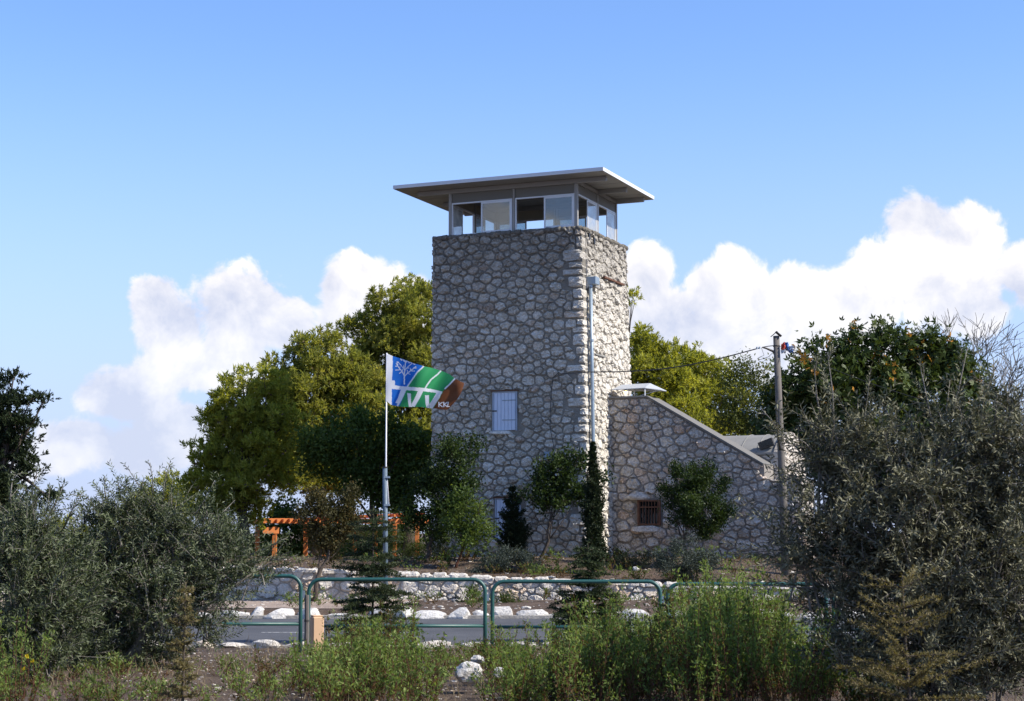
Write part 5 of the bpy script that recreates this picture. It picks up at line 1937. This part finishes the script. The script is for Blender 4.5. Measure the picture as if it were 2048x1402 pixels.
    for st, w in (([(453, 728), (455, 590), (462, 450), (478, 320)], 24), ([(457, 590), (415, 500), (350, 420), (305, 345)], 15), ([(457, 585), (520, 520), (600, 460), (670, 400)], 15),
                  ([(462, 470), (400, 390), (330, 310)], 13), ([(465, 470), (530, 400), (590, 350)], 13), ([(415, 500), (360, 530)], 13), ([(385, 462), (290, 468)], 13), ([(330, 390), (290, 400)], 13), ([(330, 390), (330, 340)], 12),
                  ([(415, 505), (415, 455)], 12), ([(370, 440), (375, 400)], 12), ([(510, 530), (560, 545)], 13), ([(510, 530), (510, 470)], 12), ([(570, 480), (645, 490)], 13), ([(570, 480), (575, 430)], 12), ([(630, 430), (680, 430)], 12),
                  ([(440, 440), (440, 380)], 12), ([(500, 430), (545, 430)], 12), ([(478, 330), (440, 290)], 11), ([(478, 330), (520, 300)], 11), ([(300, 320), (345, 322)], 11)):
        W_ |= stroke(x, y, st, w)
    # small white lettering along the fold at the top
    for st in ([(385, 262), (405, 272), (402, 290)], [(425, 275), (470, 300)], [(440, 300), (452, 280), (462, 304)], [(485, 292), (500, 322), (512, 300)], [(528, 305), (545, 335), (560, 318)], [(575, 325), (600, 340)], [(625, 350), (650, 362)]):
        W_ |= stroke(x, y, st, 13)
    # KKL
    for o in (1100, 1192):
        W_ |= stroke(x, y, [(o, 1070), (o, 1150)], 19) | stroke(x, y, [(o + 62, 1072), (o + 8, 1112), (o + 64, 1152)], 18)
    W_ |= stroke(x, y, [(1276, 1068), (1262, 1150), (1300, 1150)], 16)
    C[W_] = white
    me = bpy.data.meshes.new('flag')
    f = [(j * (nu + 1) + i, (j + 1) * (nu + 1) + i, (j + 1) * (nu + 1) + i + 1, j * (nu + 1) + i + 1) for j in range(nv) for i in range(nu)]
    base = V[0, 0].copy()
    me.from_pydata([tuple(p) for p in (V - base).reshape(-1, 3)], [], f)
    ca = me.color_attributes.new('print', 'FLOAT_COLOR', 'POINT')
    ca.data.foreach_set('color', np.concatenate([C.reshape(-1, 3), np.ones((C.shape[0] * C.shape[1], 1))], 1).astype(np.float32).ravel())
    me.shade_smooth()
    m, q = newmat('printed_flag_cloth')
    c = attr(q, 'print').outputs['Color']
    p = principled(q, c, .7, 0, None, .2)
    tr = q.n('ShaderNodeBsdfTranslucent')
    q.set(tr.inputs[0], c)
    mx = q.n('ShaderNodeMixShader')
    mx.inputs[0].default_value = .4
    q.set(mx.inputs[1], p)
    q.set(mx.inputs[2], tr.outputs[0])
    finish(q, mx.outputs[0])
    me.materials.append(m)
    o = bpy.data.objects.new('flag', me)
    o.location = base
    link(o, None, 'blue, green and brown flag with white tree emblem and lettering, blowing right', 'flag')
flag()

# ------------------------------------------------------------------ utility pole, cables, rag
YP = 39.3
def utility_pole():
    bx = (1567 - CX) / F * YP
    zb = hgt(bx, YP)
    b = np.array([bx, YP, zb])
    root = empty('utility_pole', b, 0, 'weathered wooden utility pole with small pitched cap beside the wing', 'utility pole')
    tp = at(1552.5, 672, YP) - b
    MB().tube([(0, 0, -.3), tp * .33 + np.array([.012, 0, 0]), tp * .66, tp], [.098, .09, .08, .072], 14).build('pole', 'old_wood', root, smooth=True)
    c = MB()
    for sg in (-1, 1):
        d = np.array([sg * .76, 0, -.65])
        c.obox(tp + np.array([sg * .052, 0, .045]), d, Y3, np.cross(d, Y3), .085, .10, .009)
    c.build('cap', 'dark_metal', root)
    z = tp - Z3 * .235
    MB().tube([z + Z3 * .015, z - Z3 * .015], .083, 12).build('band', 'dark_metal', root)
    arm = MB()
    arm.tube([z + np.array([-.05, -.02, -.14]), z + np.array([-.24, -.04, -.06]), z + np.array([-.34, -.05, -.035])], [.03, .022, .016], 6)
    arm.tube([z + np.array([-.34, -.05, -.035]), z + np.array([-.2, -.05, -.01]), z + np.array([-.05, -.03, .01])], .011, 6)
    arm.build('bracket_arm', 'dark_metal', root)
    for dx in (-.46, -.40):
        q = z + np.array([dx, -.05, -.055 + .05 * (dx + .46)])
        MB().tube([q - Z3 * .02, q + Z3 * .03], [.024, .018], 8).build('insulator', 'galv', root)
    MB().tube([z + np.array([-.36, -.05, -.04]), z + np.array([-.30, -.06, -.22]), z + np.array([-.46, -.05, -.30]), z + np.array([-.44, -.05, -.34]), z + np.array([-.2, -.06, -.26]), z + np.array([-.06, -.08, -.13])], .006, 5).build('loose_wire', 'cable', root)
    return b, tp, z
pb, ptp, pz = utility_pole()
def cables():
    a = pb + pz + np.array([-.40, -.05, -.05])
    f1 = glob(front_px(1118, 749)) - EY * .14
    rp = glob(right_face(1185, 744, .22))
    pts = []
    n = 22
    for i in range(n + 1):
        t = i / n
        p = a + (rp - a) * t
        p[2] -= .17 * math.sin(math.pi * t)
        pts.append(p)
    tail = [rp - EX * .3 - EY * .15, f1, glob(front_px(1110, 756)) - EY * .13]
    tail[0] = glob(front_px(1172, 746)) - EY * .16
    for px, py in ((1107, 780), (1105, 820), (1105, 860), (1111, 890), (1109, 905), (1102, 914)):
        tail.append(glob(front_px(px, py)) - EY * .135)
    base = pts[0].copy()
    MB().tube([p - base for p in pts + tail], [.014] * len(pts) + [.010] * len(tail), 6).build('overhead_cable', 'cable', None, smooth=True, label='black overhead cable from the utility pole to the tower front', cat='cable').location = base
    s = pb + pz + np.array([.06, 0, 0])
    e = at(2090, 850, 36.0)
    pts = []
    for i in range(15):
        t = i / 14
        p = s + (e - s) * t
        p[2] -= .25 * math.sin(math.pi * t)
        pts.append(p - s)
    MB().tube(pts, .006, 5).build('overhead_cable', 'cable', None, smooth=True, label='thin overhead wire running right from the utility pole past the fig tree', cat='cable').location = s
cables()
def rag():
    rng = random.Random(17)
    c = pb + pz
    root = empty('tangled_rag', c + np.array([.08, -.02, 0]), 0, 'torn red, blue and white cloth snagged on top of the utility pole', 'rag')
    def patch(pts, mat, name):
        """crumpled cloth patch over a quad of pixel corners"""
        q = [at(a, b, YP - .08) - (c + np.array([.08, -.02, 0])) for a, b in pts]
        n = 7
        v = []
        for j in range(n + 1):
            for i in range(n + 1):
                s, t = i / n, j / n
                p = (q[0] * (1 - s) + q[1] * s) * (1 - t) + (q[3] * (1 - s) + q[2] * s) * t
                p = p + np.array([rng.uniform(-.012, .012), .06 * math.sin(s * 7 + j) * math.cos(t * 5) + rng.uniform(-.02, .02), rng.uniform(-.012, .012)])
                v.append(p)
        f = [(j * (n + 1) + i, j * (n + 1) + i + 1, (j + 1) * (n + 1) + i + 1, (j + 1) * (n + 1) + i) for j in range(n) for i in range(n)]
        MB().add(v, f).build(name, mat, root, smooth=True)
    patch([(1562, 688), (1570, 684), (1576, 698), (1562, 700)], 'rag_red', 'red_cloth')
    patch([(1562, 699), (1575, 697), (1572, 707), (1562, 706)], 'rag_white', 'white_cloth')
    patch([(1567, 685), (1577, 685), (1580, 700), (1575, 703)], 'rag_blue', 'blue_cloth')
    patch([(1577, 686), (1592, 697), (1588, 702), (1578, 703)], 'rag_white', 'white_cloth')
    patch([(1576, 699), (1589, 699), (1586, 705), (1578, 705)], 'rag_blue', 'blue_cloth')
rag()

# ------------------------------------------------------------------ orange pergola
def pergola():
    Y = 50.0
    x0, x1 = (536 - CX) / F * Y, (855 - CX) / F * Y
    a, b = at(533, 1044, Y), at(850, 1029, Y + 1.8)
    bx, by = (a[0] + b[0]) / 2, (a[1] + b[1]) / 2
    zg = -.20
    root = empty('pergola', (bx, by, zg), 0, 'orange stained timber pergola under the pines left of the tower', 'pergola')
    o = np.array([bx, by, zg])
    u = (b - a)
    L = np.hypot(u[0], u[1])
    sl = (b[2] - a[2]) / L
    u = np.array([u[0] / L, u[1] / L, 0])
    w = np.array([-u[1], u[0], 0])
    z0 = a[2] - .08
    def P(s, t, z):
        return a * np.array([1, 1, 0]) + u * s + w * t + Z3 * (z + sl * s) - o
    dep = 2.2
    for t in (0, dep):
        MB().obox(P(L / 2, t, z0), u, w, Z3, L / 2 + .1, .035, .07).build('beam', 'orange_wood', root)
    n = 26
    for i in range(n):
        s = L * (i + .5) / n
        MB().obox(P(s, dep / 2, z0 + .10), w, u, Z3, dep / 2 + .25, .022, .045).build('slat', 'orange_wood', root)
    for s in (.25, L * .36, L * .68, L - .25):
        for t in (0, dep):
            top = P(s, t, z0 - .07)
            MB().box((top[0] - .06, top[1] - .06, hgt(*(top + o)[:2]) - zg - .2), (top[0] + .06, top[1] + .06, top[2])).build('post', 'orange_wood', root)
    MB().obox(P(.12, -.06, z0 - .17), u, w, Z3, .24, .02, .09).build('brace_board', 'orange_wood', root)
pergola()
